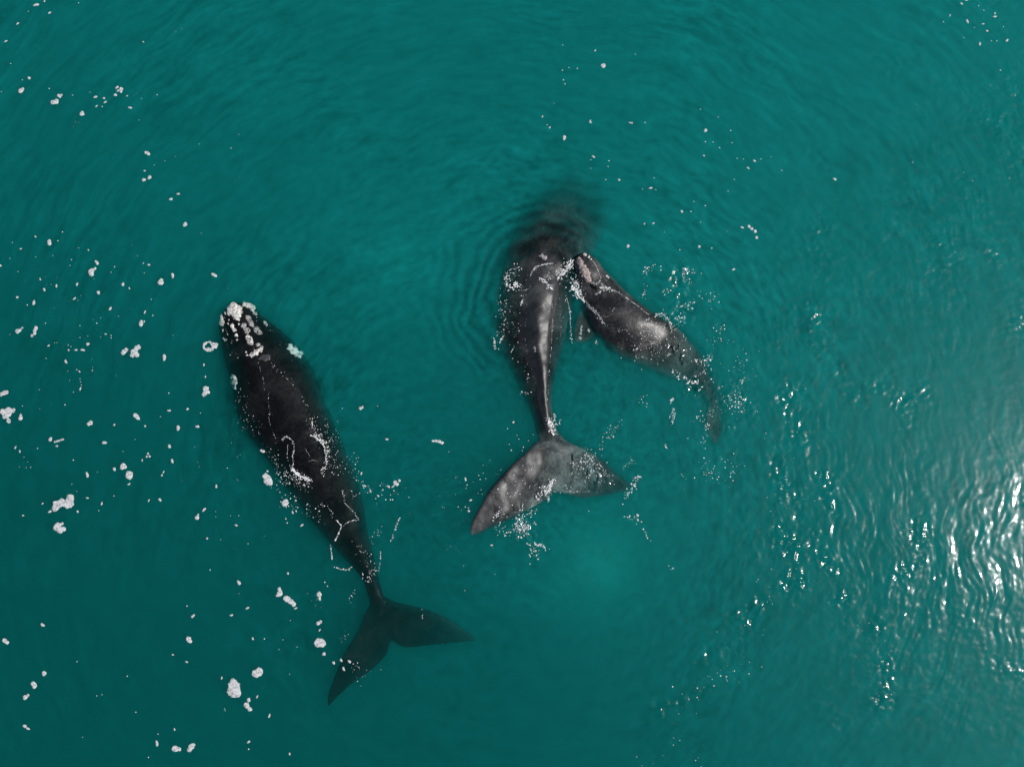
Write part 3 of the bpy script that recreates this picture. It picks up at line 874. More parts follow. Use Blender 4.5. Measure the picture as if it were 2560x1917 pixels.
FLECKS = [
    (TA, [(312, 43, 18), (383, 12, 9), (427, 112, 13), (152, 205, 12), (50, 357, 11), (251, 674, 13), (92, 550, 6), (192, 690, 5), (424, 765, 7), (625, 822, 6), (832, 917, 10), (881, 920, 7), (907, 882, 11), (896, 848, 10),
          (823, 837, 14), (995, 820, 14), (1009, 755, 14), (1096, 829, 8), (1122, 930, 13), (1235, 363, 8), (1355, 819, 6), (1247, 1474, 8), (1289, 1531, 16), (1240, 1552, 16), (1993, 1278, 6), (777, 798, 4), (678, 27, 6), (243, 99, 5),
          (1185, 808, 4), (1220, 851, 4), (12, 793, 6), (650, 1051, 4), (679, 1059, 4), (634, 1093, 4), (1198, 1036, 4), (1422, 1388, 4), (1330, 1425, 4), (1513, 1351, 4), (1718, 1242, 4), (2060, 1160, 4), (2065, 1531, 4), (1571, 250, 4), (1513, 274, 4)]),
    (TB, [(1537, 17, 11), (1474, 62, 14), (1596, 280, 17), (538, 345, 7), (305, 385, 8), (498, 421, 7), (178, 490, 9), (762, 501, 8), (616, 584, 6), (603, 634, 5), (988, 645, 7), (1236, 615, 7), (1283, 628, 11), (957, 693, 5), (1244, 698, 5),
          (346, 752, 8), (381, 842, 11), (486, 810, 13), (664, 796, 13), (1115, 830, 9), (1060, 797, 15), (848, 867, 14), (148, 908, 10), (291, 955, 18), (235, 974, 7), (642, 919, 12), (1305, 926, 6), (950, 1006, 16), (1249, 1036, 11),
          (1318, 1065, 7), (1244, 1116, 8), (1022, 1072, 4), (834, 1131, 7), (689, 1152, 5), (911, 1225, 8), (958, 1236, 6), (959, 1258, 6), (418, 1325, 9), (757, 1311, 14), (713, 1362, 15), (655, 1362, 11), (591, 1363, 8), (612, 1332, 5),
          (587, 1320, 5), (567, 1462, 13), (397, 1434, 5), (662, 1532, 6), (685, 1548, 8), (796, 1539, 7), (1489, 720, 17), (1417, 1426, 20), (1758, 1490, 10), (1771, 1593, 8), (1735, 356, 4), (1964, 832, 3), (690, 1611, 5), (695, 1637, 5),
          (4, 635, 9), (1135, 460, 3), (1185, 550, 4), (106, 436, 5), (85, 572, 4), (155, 687, 5), (308, 560, 4), (455, 548, 4), (678, 483, 4), (392, 1131, 6), (85, 1229, 4), (690, 1255, 5), (867, 1250, 4), (757, 1243, 4), (599, 1623, 4)]),
    (TC_, [(700, 8, 5), (692, 41, 10), (633, 69, 5), (338, 49, 5), (560, 178, 7), (193, 188, 5), (1456, 77, 7), (1458, 228, 12), (1617, 215, 10), (1383, 281, 5), (1728, 250, 5), (985, 351, 9), (1251, 362, 8), (434, 476, 16), (490, 534, 9),
           (132, 547, 11), (170, 580, 9), (323, 554, 6), (900, 505, 16), (1536, 378, 20), (1703, 366, 14), (632, 655, 7), (1226, 656, 8), (1485, 663, 14), (1461, 537, 15), (752, 782, 16), (986, 733, 13), (1396, 786, 9), (1410, 758, 8),
           (1112, 862, 10), (983, 963, 6), (753, 981, 9), (877, 1030, 11), (367, 1029, 8), (430, 1099, 13), (669, 1098, 10), (198, 1132, 8), (1283, 1003, 8), (1379, 997, 14), (1865, 881, 12), (1760, 1082, 13), (1786, 1330, 8), (2037, 1217, 9),
           (1812, 1601, 7), (1961, 724, 5), (207, 630, 4), (240, 670, 3), (264, 717, 5), (1060, 581, 4), (1165, 477, 4), (840, 758, 4), (620, 863, 4), (662, 924, 4), (167, 714, 4), (225, 720, 4), (852, 1090, 5), (2060, 1134, 4), (1904, 1340, 4)]),
    (TD, [(1111, 229, 9), (1333, 224, 8), (1425, 183, 8), (1077, 171, 5), (245, 280, 11), (1376, 37, 12), (1456, 359, 7), (1523, 360, 5), (995, 451, 6), (1075, 493, 7), (443, 491, 4), (254, 559, 12), (733, 575, 4), (557, 688, 4), (587, 681, 3),
          (142, 862, 9), (160, 876, 9), (910, 908, 4), (904, 962, 10), (1005, 881, 6), (1432, 953, 8), (1432, 995, 5), (1551, 803, 8), (1277, 585, 6), (1481, 693, 6), (1668, 1022, 6), (1703, 184, 7), (1922, 498, 8), (1965, 483, 8), (2013, 491, 8),
          (1979, 533, 8), (1866, 447, 9), (1841, 310, 6), (1886, 57, 4), (1871, 34, 5), (855, 1042, 4), (782, 782, 4), (1293, 762, 3), (1297, 772, 3), (1672, 254, 3), (1629, 365, 3), (1711, 407, 3), (1607, 420, 3), (1668, 563, 3), (475, 926, 3)]),
    (TH, [(1173, 65, 6), (988, 588, 12), (1143, 490, 8), (1150, 497, 5), (1382, 498, 6), (1394, 499, 6), (1163, 702, 9), (900, 527, 6), (856, 461, 6), (1837, 544, 12), (1836, 612, 5), (1827, 696, 6), (2093, 770, 7), (2131, 727, 7), (1507, 890, 8),
          (1317, 841, 6), (1237, 840, 5), (1256, 727, 5), (1694, 1031, 8), (2057, 1127, 8), (2144, 1188, 8), (1469, 1105, 6), (1523, 1102, 6), (1799, 1242, 8), (2005, 1379, 8), (992, 265, 5), (982, 241, 5), (976, 183, 5), (1066, 172, 5),
          (1415, 86, 4), (1988, 545, 5), (1921, 648, 5), (1473, 497, 5), (1016, 167, 4), (978, 31, 4), (926, 382, 3), (884, 511, 4), (1147, 721, 4), (1147, 772, 3), (1251, 761, 4), (1458, 897, 4), (1538, 900, 4), (1527, 829, 4), (1996, 618, 4), (2026, 712, 4),
          (2065, 716, 4), (2170, 716, 4), (1749, 1031, 5), (1835, 996, 5), (1972, 909, 4), (1806, 1096, 4), (1912, 464, 4), (1805, 418, 4), (1371, 1239, 9), (1874, 1251, 5), (1682, 1261, 5), (1590, 1154, 3), (1767, 972, 4), (2010, 838, 4), (1882, 614, 4)]),
    (TG, [(1720, 185, 15), (1958, 145, 12), (1957, 117, 9), (2062, 350, 13), (1828, 380, 13), (1890, 268, 10), (1570, 135, 8), (1513, 190, 7), (1670, 33, 11), (1710, 0, 12), (1856, 208, 8), (577, 1546, 14), (119, 1470, 6), (1248, 1402, 6),
          (1765, 1560, 6), (2083, 1538, 6), (1816, 52, 6), (1862, 90, 6), (2030, 232, 6), (1928, 354, 6), (1973, 354, 6), (1781, 238, 5), (1690, 325, 5), (1920, 738, 5), (2005, 607, 7), (1691, 1488, 5), (26, 1352, 4), (1280, 897, 4), (1303, 956, 3)]),
    (T2, [(1550, 795, 12), (1590, 795, 10), (1535, 360, 12), (1330, 788, 12), (1455, 880, 10), (1650, 740, 12), (1525, 915, 8), (1568, 915, 8), (1588, 915, 8), (1498, 825, 8), (1600, 832, 7), (1432, 905, 6), (1382, 832, 10), (605, 1090, 8),
          (618, 1128, 8), (753, 1150, 11), (668, 1032, 10), (148, 1150, 9), (700, 1020, 9), (1300, 674, 12), (1245, 590, 8), (258, 1320, 6), (625, 1593, 9), (67, 625, 6), (172, 1062, 5), (172, 20, 4), (98, 1062, 4), (1125, 76, 5), (1450, 56, 5)]),
    (TF, [(660, 70, 12), (593, 143, 8), (722, 264, 7), (635, 392, 10), (775, 356, 9), (612, 324, 7), (262, 681, 8), (127, 790, 9), (277, 727, 9), (168, 966, 12), (25, 1043, 8), (147, 1090, 12), (107, 1043, 8), (142, 1055, 8), (1918, 1012, 9),
          (2088, 1140, 14), (1527, 1089, 7), (409, 1483, 11), (343, 718, 6), (289, 846, 6), (700, 220, 6), (832, 281, 6), (887, 212, 5), (760, 397, 6), (312, 655, 6), (1075, 1526, 6), (312, 563, 5), (115, 828, 6), (253, 887, 5), (390, 507, 5)]),
]
DOME = []
for v_ in range(6):
    a0 = np.linspace(0, 2 * np.pi, 11, endpoint=False)
    rr = 1 + .22 * np.sin(a0 * 2 + v_) + .12 * np.sin(a0 * 3 + 2 * v_)
    vs = [(math.cos(a) * r, math.sin(a) * r * (.8 + .04 * v_), -.06) for a, r in zip(a0, rr)]
    vs += [(math.cos(a) * r * .72, math.sin(a) * r * .72 * (.8 + .04 * v_), .34 + .06 * math.sin(a * 5 + v_)) for a, r in zip(a0, rr)]
    vs.append((0.05, 0, .42))
    k_ = 11
    fs = [(i, (i + 1) % k_, k_ + (i + 1) % k_, k_ + i) for i in range(k_)] + [(k_ + i, k_ + (i + 1) % k_, 2 * k_) for i in range(k_)]
    DOME.append((np.array(vs), fs))
DOME_ME = []
for v_, (vs, fs) in enumerate(DOME):
    m_ = bpy.data.meshes.new('foam_fleck')
    m_.from_pydata(vs.tolist(), [], fs)
    m_.polygons.foreach_set('use_smooth', [True] * len(m_.polygons))
    m_.materials.append(M_FOAM)
    DOME_ME.append(m_)


def region(px, py):
    if px > 1950 and py < 640:
        return 'small white foam fleck on the rippled upper right water', 'foam flecks on the upper right water'
    if px > 1380 and py < 760:
        return 'small white foam fleck between the calf and the top edge', 'foam flecks above the calf'
    if px > 1000 and py < 560:
        return 'small white foam fleck ahead of the grey whale, upper middle', 'foam flecks ahead of the grey whale'
    if px > 880:
        return 'small white foam fleck in the water between the two adult whales', 'foam flecks between the adult whales'
    if py < 480:
        return 'small white foam fleck on the upper left water', 'foam flecks on the upper left water'
    if py < 960:
        return 'small white foam fleck left of the black whale head', 'foam flecks left of the black whale head'
    if py < 1420:
        return 'small white foam fleck on the water left of the black whale body', 'foam flecks left of the black whale body'
    return 'small white foam fleck on the lower left water', 'foam flecks on the lower left water'


SPECK = []            # tiny bubbles and painted sun glints: x, y, z, radius, stretch, angle, normal


def speck(px, py, r_px, stretch=1.0, ang=0.0):
    SPECK.append((px, py, r_px * .0152 * .66, stretch, ang))


BIG = [(px, py, r) for t, q in FLECKS for (px, py, r) in tp(t, q) if r >= 2.2]
SHORT = {}
for t, lab, q in SHAPED:
    w_ = lab.replace(',', '').split()
    cut = next((i for i, x_ in enumerate(w_) if x_ in ('patch', 'raft', 'bar', 'streak', 'scrap', 'stick', 'star')), None)
    if cut is None:
        continue
    c_ = np.array(tp(t, q))[:, :2].mean(0)
    SHORT.setdefault(' '.join(w_[:cut + 1]), []).append(c_)
NEAR = {}
for nm_, cs in SHORT.items():
    if len(cs) > 1:
        continue
    for word, (ux, uy) in (('above', (0, -1)), ('below', (0, 1)), ('left of', (-1, 0)), ('right of', (1, 0))):
        best = None
        for i, (px, py, r) in enumerate(BIG):
            dx, dy = px - cs[0][0], py - cs[0][1]
            al, ac = dx * ux + dy * uy, abs(dx * uy) + abs(dy * ux)
            if al > 8 and ac < al * .9 and al < 170 and (best is None or al < best[0]):
                best = (al, i)
        if best and (best[1] not in NEAR or NEAR[best[1]][0] > best[0]):
            NEAR[best[1]] = (best[0], '%s foam fleck closest %s the %s' % ('rounded white' if BIG[best[1]][2] > 3.5 else 'small white', word, nm_))
bi = -1
for t, q in FLECKS:
    for (px, py, r) in tp(t, q):
        if r >= 2.2:
            p, _ = surf(px, py)
            o = bpy.data.objects.new('foam_fleck', random.choice(DOME_ME))
            COL.objects.link(o)
            o.location = p
            s = r * .0152 * 1.05
            o.scale = (s * random.uniform(.95, 1.3), s * random.uniform(.8, 1.0), min(s * .25, .02) + .012)
            o.rotation_euler = (0, 0, random.uniform(0, 6.28))
            lab, grp = region(px, py)
            bi += 1
            if bi in NEAR:
                lab = NEAR[bi][1]
            tag(o, lab, 'foam', grp)
        else:
            speck(px, py, r * 1.05)


def trail(pts, n, spread, r0, r1, pw=2.2, stretch=(1, 1.7), along=True):
    """bubbles and painted glints scattered along a line of the photograph"""
    P = np.array(pts, float)
    if len(P) == 1:
        P = np.concatenate([P, P + .01])
    seg = np.hypot(*np.diff(P, axis=0).T); cum = np.concatenate([[0], np.cumsum(seg)])
    for _ in range(int(n * .6)):
        u = rng.uniform(0, cum[-1])
        i = min(np.searchsorted(cum, u, 'right') - 1, len(seg) - 1)
        f = (u - cum[i]) / (seg[i] + 1e-9)
        p = P[i] * (1 - f) + P[i + 1] * f + rng.normal(0, 1, 2) * spread
        r = r0 + (r1 - r0) * rng.random() ** pw
        a = math.atan2(-(P[i + 1] - P[i])[1], (P[i + 1] - P[i])[0]) if along else rng.uniform(0, 3.14)
        speck(p[0], p[1], r, rng.uniform(*stretch), a + rng.normal(0, .7))


# around the black whale
trail([(672, 905), (722, 950), (765, 1005), (776, 1050)], 60, 3, .5, 1.7)
trail([(776, 1050), (790, 1085), (812, 1110), (820, 1140), (815, 1165), (803, 1185)], 260, 4, .6, 2.2)
trail([(784, 1087), (800, 1102), (812, 1118)], 60, 1.5, .8, 2.4)
trail([(790, 1040), (835, 1120), (850, 1180)], 190, 14, .5, 1.7)
trail([(670, 975), (672, 1010), (673, 1050), (684, 1085), (692, 1100)], 45, 1.0, .5, 1.5)
trail([(704, 1100), (716, 1092), (728, 1098), (736, 1115), (732, 1140), (732, 1170)], 110, 1.2, .7, 2.0)
trail([(730, 1172), (748, 1188), (765, 1195), (777, 1202)], 170, 3, .8, 2.6)
trail([(720, 1185), (750, 1205), (765, 1215)], 180, 9, .5, 1.8)
trail([(690, 1140), (700, 1180), (705, 1220)], 90, 9, .5, 1.6)
trail([(598, 940), (600, 1000), (612, 1060), (640, 1090)], 60, 9, .5, 1.3, along=False)
trail([(628, 1030), (660, 1100), (690, 1140)], 40, 8, .5, 1.3, along=False)
trail([(700, 1225), (740, 1265), (790, 1280), (810, 1300)], 80, 11, .5, 2.0, along=False)
trail([(842, 1300), (850, 1310), (853, 1317), (848, 1330), (838, 1350)], 70, .8, .8, 1.9)
trail([(853, 1317), (875, 1302), (898, 1298)], 40, .8, .6, 1.6)
trail([(857, 1227), (865, 1260), (885, 1280), (895, 1297)], 45, 1.0, .5, 1.2)
trail([(876, 1222), (884, 1240), (900, 1230)], 25, 1.5, .6, 1.9)
trail([(800, 1255), (825, 1275), (830, 1285)], 35, 3, .6, 1.8)
trail([(827, 1362), (828, 1380), (831, 1402)], 30, .7, .8, 1.6)
trail([(833, 1415), (850, 1422), (868, 1424), (880, 1417)], 36, 1.2, .7, 1.9)
trail([(880, 1360), (915, 1380), (930, 1420)], 50, 8, .5, 1.6, along=False)
trail([(924, 1425), (923, 1440), (922, 1455)], 40, 2.5, .7, 2.0)
trail([(908, 1424), (906, 1448)], 14, 1, .7, 1.7)
trail([(940, 1415), (938, 1440)], 14, 1.5, .7, 1.7)
trail([(952, 1375), (950, 1410), (947, 1425)], 30, .7, .6, 1.4)
trail([(1000, 1292), (990, 1318), (975, 1358)], 40, 1.2, .7, 1.9)
trail([(955, 1320), (935, 1340), (925, 1370)], 26, 5, .5, 1.5)
trail([(880, 1140), (900, 1210), (930, 1220)], 55, 9, .5, 1.7, along=False)
trail([(930, 1225), (990, 1215), (1010, 1240)], 30, 12, .7, 2.4, along=False)
trail([(1056, 1522), (1056, 1545)], 12, .6, .7, 1.4)
trail([(790, 1480), (795, 1520)], 18, 6, .4, 1.0, along=False)
trail([(885, 1475), (876, 1505)], 18, 3, .6, 1.5)
trail([(870, 1580), (855, 1605)], 14, 5, .5, 1.3)
trail([(890, 1650), (895, 1690)], 22, 7, .5, 1.6, along=False)
trail([(945, 1665), (900, 1700)], 10, 8, .6, 1.6, along=False)
# black whale head: wash over the snout
trail([(575, 800), (560, 830), (600, 900)], 30, 9, .5, 1.5, along=False)
trail([(640, 800), (690, 850), (730, 905)], 26, 7, .4, 1.3)
# around the grey whale
trail([(1262, 720), (1270, 690), (1300, 665)], 90, 7, .6, 2.2)
trail([(1265, 690), (1268, 712), (1280, 720), (1300, 712)], 80, 2.5, .8, 2.6)
trail([(1286, 708), (1290, 710)], 30, 2.6, 1.2, 3.0)
trail([(1326, 686), (1338, 670), (1355, 662), (1380, 658)], 80, 1.8, .7, 2.2)
trail([(1350, 700), (1365, 705), (1378, 722)], 110, 4, .7, 2.4)
trail([(1370, 680), (1400, 690), (1430, 660)], 160, 9, .6, 2.3)
trail([(1395, 690), (1415, 675), (1432, 650)], 150, 5, .7, 2.5)
trail([(1300, 745), (1310, 725), (1322, 700)], 60, 8, .5, 1.9)
trail([(1303, 762), (1306, 750)], 26, 2, .9, 2.6)
trail([(1250, 745), (1262, 790), (1250, 840), (1235, 860)], 110, 9, .5, 1.9)
trail([(1236, 850), (1238, 870), (1246, 875)], 24, 1.5, .8, 2.2)
trail([(1252, 850), (1258, 840)], 14, 1.2, 1.0, 2.4)
trail([(1280, 760), (1290, 840), (1290, 900)], 80, 9, .4, 1.5, along=False)
trail([(1415, 745), (1427, 790), (1426, 840), (1432, 860)], 60, 1.5, .6, 1.8)
trail([(1405, 730), (1400, 790), (1410, 850)], 40, 7, .4, 1.4)
trail([(1305, 975), (1318, 990), (1328, 975)], 20, 4, .6, 1.9, along=False)
trail([(1315, 915), (1322, 955)], 14, 3, .6, 1.9)
trail([(1374, 1050), (1382, 1070), (1386, 1085)], 200, 5, .6, 2.3)
trail([(1388, 1036), (1384, 1055)], 20, 2, .6, 1.8)
trail([(1366, 985), (1370, 1015), (1373, 1035)], 12, .8, .7, 1.6)
trail([(1402, 1048), (1396, 1062)], 14, 1, .7, 1.9)
# on the grey fluke
trail([(1240, 1235), (1290, 1200), (1330, 1180)], 120, 22, .5, 1.9)
trail([(1365, 1230), (1380, 1200), (1385, 1195)], 130, 5, .6, 2.4)
trail([(1340, 1250), (1365, 1225), (1372, 1215)], 130, 6, .6, 2.3)
trail([(1235, 1300), (1250, 1275), (1262, 1290)], 80, 5, .7, 2.5)
trail([(1275, 1300), (1310, 1290), (1340, 1275)], 90, 6, .6, 2.1)
trail([(1290, 1310), (1310, 1320), (1300, 1335), (1325, 1310)], 200, 9, .6, 2.7)
trail([(1245, 1320), (1275, 1330)], 60, 9, .6, 2.2)
trail([(1315, 1357), (1330, 1365)], 12, 1, .8, 2.0)
trail([(1333, 1358), (1345, 1362), (1358, 1362), (1364, 1378)], 60, 1.8, .8, 2.2)
trail([(1325, 1375), (1345, 1385), (1340, 1395)], 50, 8, .6, 2.2)
trail([(1297, 1260), (1300, 1275)], 12, .8, .7, 1.6)
trail([(1307, 1260), (1306, 1278)], 12, .8, .7, 1.6)
trail([(1368, 1230), (1372, 1255)], 30, 2, .7, 2.0)
trail([(1425, 1155), (1445, 1165), (1465, 1145)], 90, 6, .6, 2.2)
trail([(1460, 1130), (1485, 1150), (1490, 1175), (1470, 1185)], 160, 9, .6, 2.2)
trail([(1500, 1165), (1515, 1185), (1512, 1190)], 45, 3, .6, 1.9)
trail([(1420, 1190), (1480, 1195), (1520, 1215)], 60, 13, .5, 1.7)
trail([(1390, 1225), (1410, 1226), (1470, 1225)], 35, 3, .5, 1.5)
trail([(1580, 1230), (1590, 1195), (1600, 1190)], 80, 4, .7, 2.4)
trail([(1565, 1230), (1572, 1245)], 30, 4, .7, 2.2)
trail([(1498, 1125), (1510, 1095), (1530, 1090), (1545, 1060)], 60, 3, .6, 1.7)
trail([(1510, 1090), (1525, 1075), (1550, 1055)], 30, 5, .5, 1.5)
trail([(1560, 1170), (1580, 1155), (1578, 1140)], 40, 5, .5, 1.6)
trail([(1560, 1290), (1585, 1295), (1612, 1310)], 26, 5, .7, 2.2)
trail([(1608, 1322), (1615, 1335), (1625, 1350)], 12, 2, .9, 2.4)
trail([(1660, 1395), (1672, 1412), (1685, 1425)], 8, 3, .8, 2.0)
# around the calf
trail([(1430, 700), (1440, 720), (1455, 740)], 200, 8, .6, 2.5)
trail([(1445, 650), (1438, 690), (1442, 720)], 60, 5, .6, 2.2)
trail([(1455, 748), (1475, 765), (1498, 790), (1512, 810)], 170, 3.2, .6, 2.0)
trail([(1492, 735), (1508, 722), (1530, 724)], 90, 3, .6, 2.0)
trail([(1528, 724), (1548, 732), (1570, 748)], 60, 1.2, .6, 1.6)
trail([(1480, 700), (1498, 712), (1520, 710)], 50, 5, .5, 1.8)
trail([(1512, 810), (1550, 828), (1570, 824)], 60, 3, .4, 1.2)
trail([(1600, 815), (1615, 800), (1632, 797)], 60, 2, .5, 1.6)
trail([(1595, 850), (1620, 820), (1640, 830), (1655, 870)], 210, 13, .5, 2.0)
trail([(1640, 790), (1655, 785), (1672, 800), (1678, 815)], 110, 3.5, .6, 1.9)
trail([(1560, 860), (1610, 890), (1660, 890)], 90, 16, .5, 1.6)
trail([(1680, 835), (1700, 870), (1715, 860)], 60, 13, .5, 1.8)
trail([(1680, 920), (1690, 935), (1740, 960), (1725, 955)], 60, 4, .9, 3.0)
trail([(1735, 900), (1760, 905), (1780, 885)], 60, 4, .8, 2.6)
trail([(1742, 950), (1755, 935), (1770, 905)], 60, 8, .6, 2.0)
trail([(1738, 1050), (1760, 1035), (1790, 1035)], 50, 8, .6, 2.0)
trail([(1765, 1070), (1770, 1060)], 30, 3, .7, 2.2)
trail([(1675, 1005), (1685, 995)], 20, 1.5, .8, 2.3)
trail([(1680, 1060), (1685, 1030), (1684, 1020)], 36, 1.2, .8, 2.3)
trail([(1664, 1110), (1666, 1125)], 16, 1, .8, 2.2)
trail([(1590, 990), (1615, 1005), (1612, 1022)], 20, 7, .6, 1.7)
trail([(1490, 850), (1492, 866)], 14, 1.5, .6, 1.6)
# churned water east of the calf
trail([(1610, 690), (1625, 670), (1650, 675)], 40, 7, .7, 2.4)
trail([(1710, 700), (1706, 685), (1715, 670), (1725, 700), (1722, 715)], 60, 4, .7, 2.4)
trail([(1690, 680), (1740, 675), (1760, 680)], 20, 5, .7, 2.2)
trail([(1658, 735), (1665, 730), (1672, 725)], 20, 4, .7, 2.0)
trail([(1615, 700), (1612, 740), (1620, 750)], 26, 4, .7, 2.0)
trail([(1700, 770), (1720, 760), (1740, 755)], 30, 6, .8, 2.6)
trail([(1690, 800), (1710, 785), (1700, 810)], 40, 7, .8, 2.6)
trail([(1745, 745), (1780, 740), (1790, 760)], 40, 8, .6, 2.0)
trail([(1780, 800), (1800, 830), (1790, 860)], 40, 9, .6, 2.0)
trail([(1810, 1000), (1830, 1010), (1850, 1000), (1845, 985)], 90, 9, .7, 2.5)
trail([(1800, 1020), (1825, 1030), (1870, 1010)], 40, 9, .6, 2.0)
trail([(1755, 1110), (1765, 1090)], 20, 6, .7, 2.2)
trail([(1760, 1160), (1800, 1175), (1850, 1200)], 50, 14, .6, 1.9, along=False)
trail([(1700, 1200), (1760, 1190), (1830, 1150)], 50, 13, .6, 1.9, along=False)
trail([(1860, 900), (1840, 960), (1860, 1000)], 40, 14, .6, 2.0, along=False)
# broad fields of tiny bubbles, and sun glints painted as white dots
trail([(640, 1000), (560, 1300), (760, 1500)], 60, 60, .4, 1.1, along=False, stretch=(1, 1.3))
trail([(100, 640), (260, 800), (200, 930)], 70, 70, .4, 1.1, along=False, stretch=(1, 1.3))
trail([(1100, 1180), (1150, 1300), (1230, 1420)], 70, 55, .4, 1.2, along=False, stretch=(1, 1.4))
trail([(1650, 650), (1800, 850), (1820, 1100)], 110, 70, .4, 1.4, along=False)
trail([(1930, 1000), (1980, 1250), (1950, 1450), (1800, 1600)], 130, 45, .5, 1.6, along=False)  # sparkle of the choppy water, painted as white dots
trail([(1620, 1870), (1750, 1890)], 40, 40, .5, 1.7, along=False)
trail([(2180, 1560), (2220, 1650), (2200, 1780)], 60, 18, .7, 1.9, along=False, stretch=(1, 1.3))
trail([(1880, 1650), (1780, 1700), (1700, 1760)], 60, 22, .6, 2.0, along=False)

RIB = []


def ribbon(pts, w, keep=.62, loops=1):
    """a thin broken line of foam where water runs off a back: photograph points, width in px"""
    w, keep = w * .48, keep * .76
    R_ = cubic([(a, b) for a, b in pts], max(8, int(np.hypot(*np.diff(np.array(pts, float), axis=0).T).sum() / 1.6)))
    for lp in range(loops):
        R2_ = R_ + np.stack([pn(np.arange(len(R_)) / 6.0, np.full(len(R_), lp + w), 91), pn(np.arange(len(R_)) / 6.0, np.full(len(R_), lp * 3 + w), 92)], 1) * (1.8 + 2.6 * lp) + rng.normal(0, .28, (len(R_), 2))
        d_ = np.gradient(R2_, axis=0); nn = np.stack([-d_[:, 1], d_[:, 0]], 1) / (np.hypot(d_[:, 0], d_[:, 1])[:, None] + 1e-6)
        ph = rng.uniform(0, 99)
        wd = w * np.clip(.5 + 1.1 * pn(np.arange(len(R_)) / 2.3 + ph, np.full(len(R_), 2.2), 93), .1, 1.6)
        on = pn(np.arange(len(R_)) / 3.3 + ph, np.full(len(R_), 7.7), 94) < (keep * 2 - 1) * .9 + .15
        for i in range(len(R_) - 1):
            if on[i] and on[i + 1]:
                RIB.append([R2_[i] - nn[i] * wd[i] / 2, R2_[i] + nn[i] * wd[i] / 2, R2_[i + 1] + nn[i + 1] * wd[i + 1] / 2, R2_[i + 1] - nn[i + 1] * wd[i + 1] / 2])


# black whale
ribbon([(704, 1100), (716, 1092), (728, 1098), (736, 1115), (732, 1140), (732, 1172)], 2.4, .9)
ribbon([(731, 1172), (748, 1188), (765, 1195), (777, 1202)], 4.5, .95, 2)
ribbon([(720, 1110), (719, 1140), (725, 1165), (735, 1180)], 1.6, .7)
ribbon([(776, 1087), (790, 1094), (806, 1104), (812, 1120), (816, 1145), (815, 1165), (803, 1175)], 3.2, .85, 2)
ribbon([(670, 975), (672, 1010), (673, 1050), (684, 1085), (692, 1100)], 1.0, .45)
ribbon([(842, 1300), (850, 1310), (853, 1317), (847, 1334)], 3.6, .98); ribbon([(847, 1338), (836, 1352)], 2.6, .95)
ribbon([(853, 1317), (875, 1302), (898, 1299)], 1.8, .75); ribbon([(857, 1227), (862, 1255), (880, 1275), (895, 1297)], 2.0, .8)
ribbon([(827, 1362), (829, 1382), (831, 1398)], 2.4, .95); ribbon([(833, 1415), (850, 1422), (868, 1425), (881, 1415)], 2.2, .7)
ribbon([(645, 905), (655, 935), (662, 975)], 1.2, .6); ribbon([(952, 1375), (950, 1405), (946, 1428)], 1.6, .7); ribbon([(1000, 1292), (988, 1320), (976, 1356)], 1.8, .6)
ribbon([(770, 1153), (783, 1150), (796, 1154)], 1.2, .9); ribbon([(762, 1120), (772, 1135), (775, 1142)], .9, .9)
# grey whale
ribbon([(1380, 735), (1381, 780), (1380, 830), (1377, 880), (1373, 930), (1371, 985)], 1.6, .55)
ribbon([(1320, 730), (1316, 780), (1312, 840), (1322, 900), (1338, 960)], 1.2, .4)
ribbon([(1266, 690), (1266, 708), (1276, 718), (1292, 717), (1304, 712)], 3.0, .9); ribbon([(1262, 700), (1272, 678), (1298, 668)], 2.0, .7, 2)
ribbon([(1283, 708), (1289, 705), (1294, 710), (1288, 714)], 3.6, 1.0); ribbon([(1326, 688), (1336, 672), (1352, 663), (1382, 657)], 2.4, .85, 2)
ribbon([(1348, 695), (1362, 702), (1372, 716), (1384, 724)], 2.4, .8, 3); ribbon([(1394, 696), (1412, 680), (1422, 662), (1436, 650)], 3.0, .8, 4)
ribbon([(1414, 738), (1424, 775), (1426, 820), (1430, 852)], 1.8, .85); ribbon([(1303, 764), (1305, 752), (1309, 748)], 3.0, .95)
ribbon([(1250, 858), (1253, 846), (1260, 840)], 3.0, .95); ribbon([(1237, 848), (1236, 860), (1240, 872)], 2.4, .8); ribbon([(1278, 882), (1284, 870)], 2.0, .95)
ribbon([(1374, 1048), (1378, 1066), (1384, 1088)], 4.0, .85, 3); ribbon([(1389, 1034), (1385, 1052)], 2.0, .8)
for k_ in range(9):
    a_ = rng.uniform(0, 6.28); cx_, cy_ = 1255 + 26 * k_ + rng.uniform(-12, 12), 1270 - 11 * k_ + rng.uniform(-26, 26)
    ribbon([(cx_, cy_), (cx_ + 9 * math.cos(a_), cy_ + 9 * math.sin(a_)), (cx_ + 15 * math.cos(a_ + .9), cy_ + 15 * math.sin(a_ + .9))], 1.5, .7)
for k_ in range(10):
    a_ = rng.uniform(0, 6.28); cx_, cy_ = rng.uniform(1420, 1530), rng.uniform(1140, 1215)
    ribbon([(cx_, cy_), (cx_ + 8 * math.cos(a_), cy_ + 8 * math.sin(a_)), (cx_ + 13 * math.cos(a_ + .9), cy_ + 13 * math.sin(a_ + .9))], 1.5, .7)
ribbon([(1366, 1232), (1374, 1222), (1386, 1198)], 3.6, .85, 3); ribbon([(1298, 1262), (1299, 1278)], 1.6, .9); ribbon([(1307, 1258), (1306, 1278)], 1.8, .9)
ribbon([(1388, 1226), (1410, 1226), (1440, 1230), (1480, 1228)], 1.4, .6)
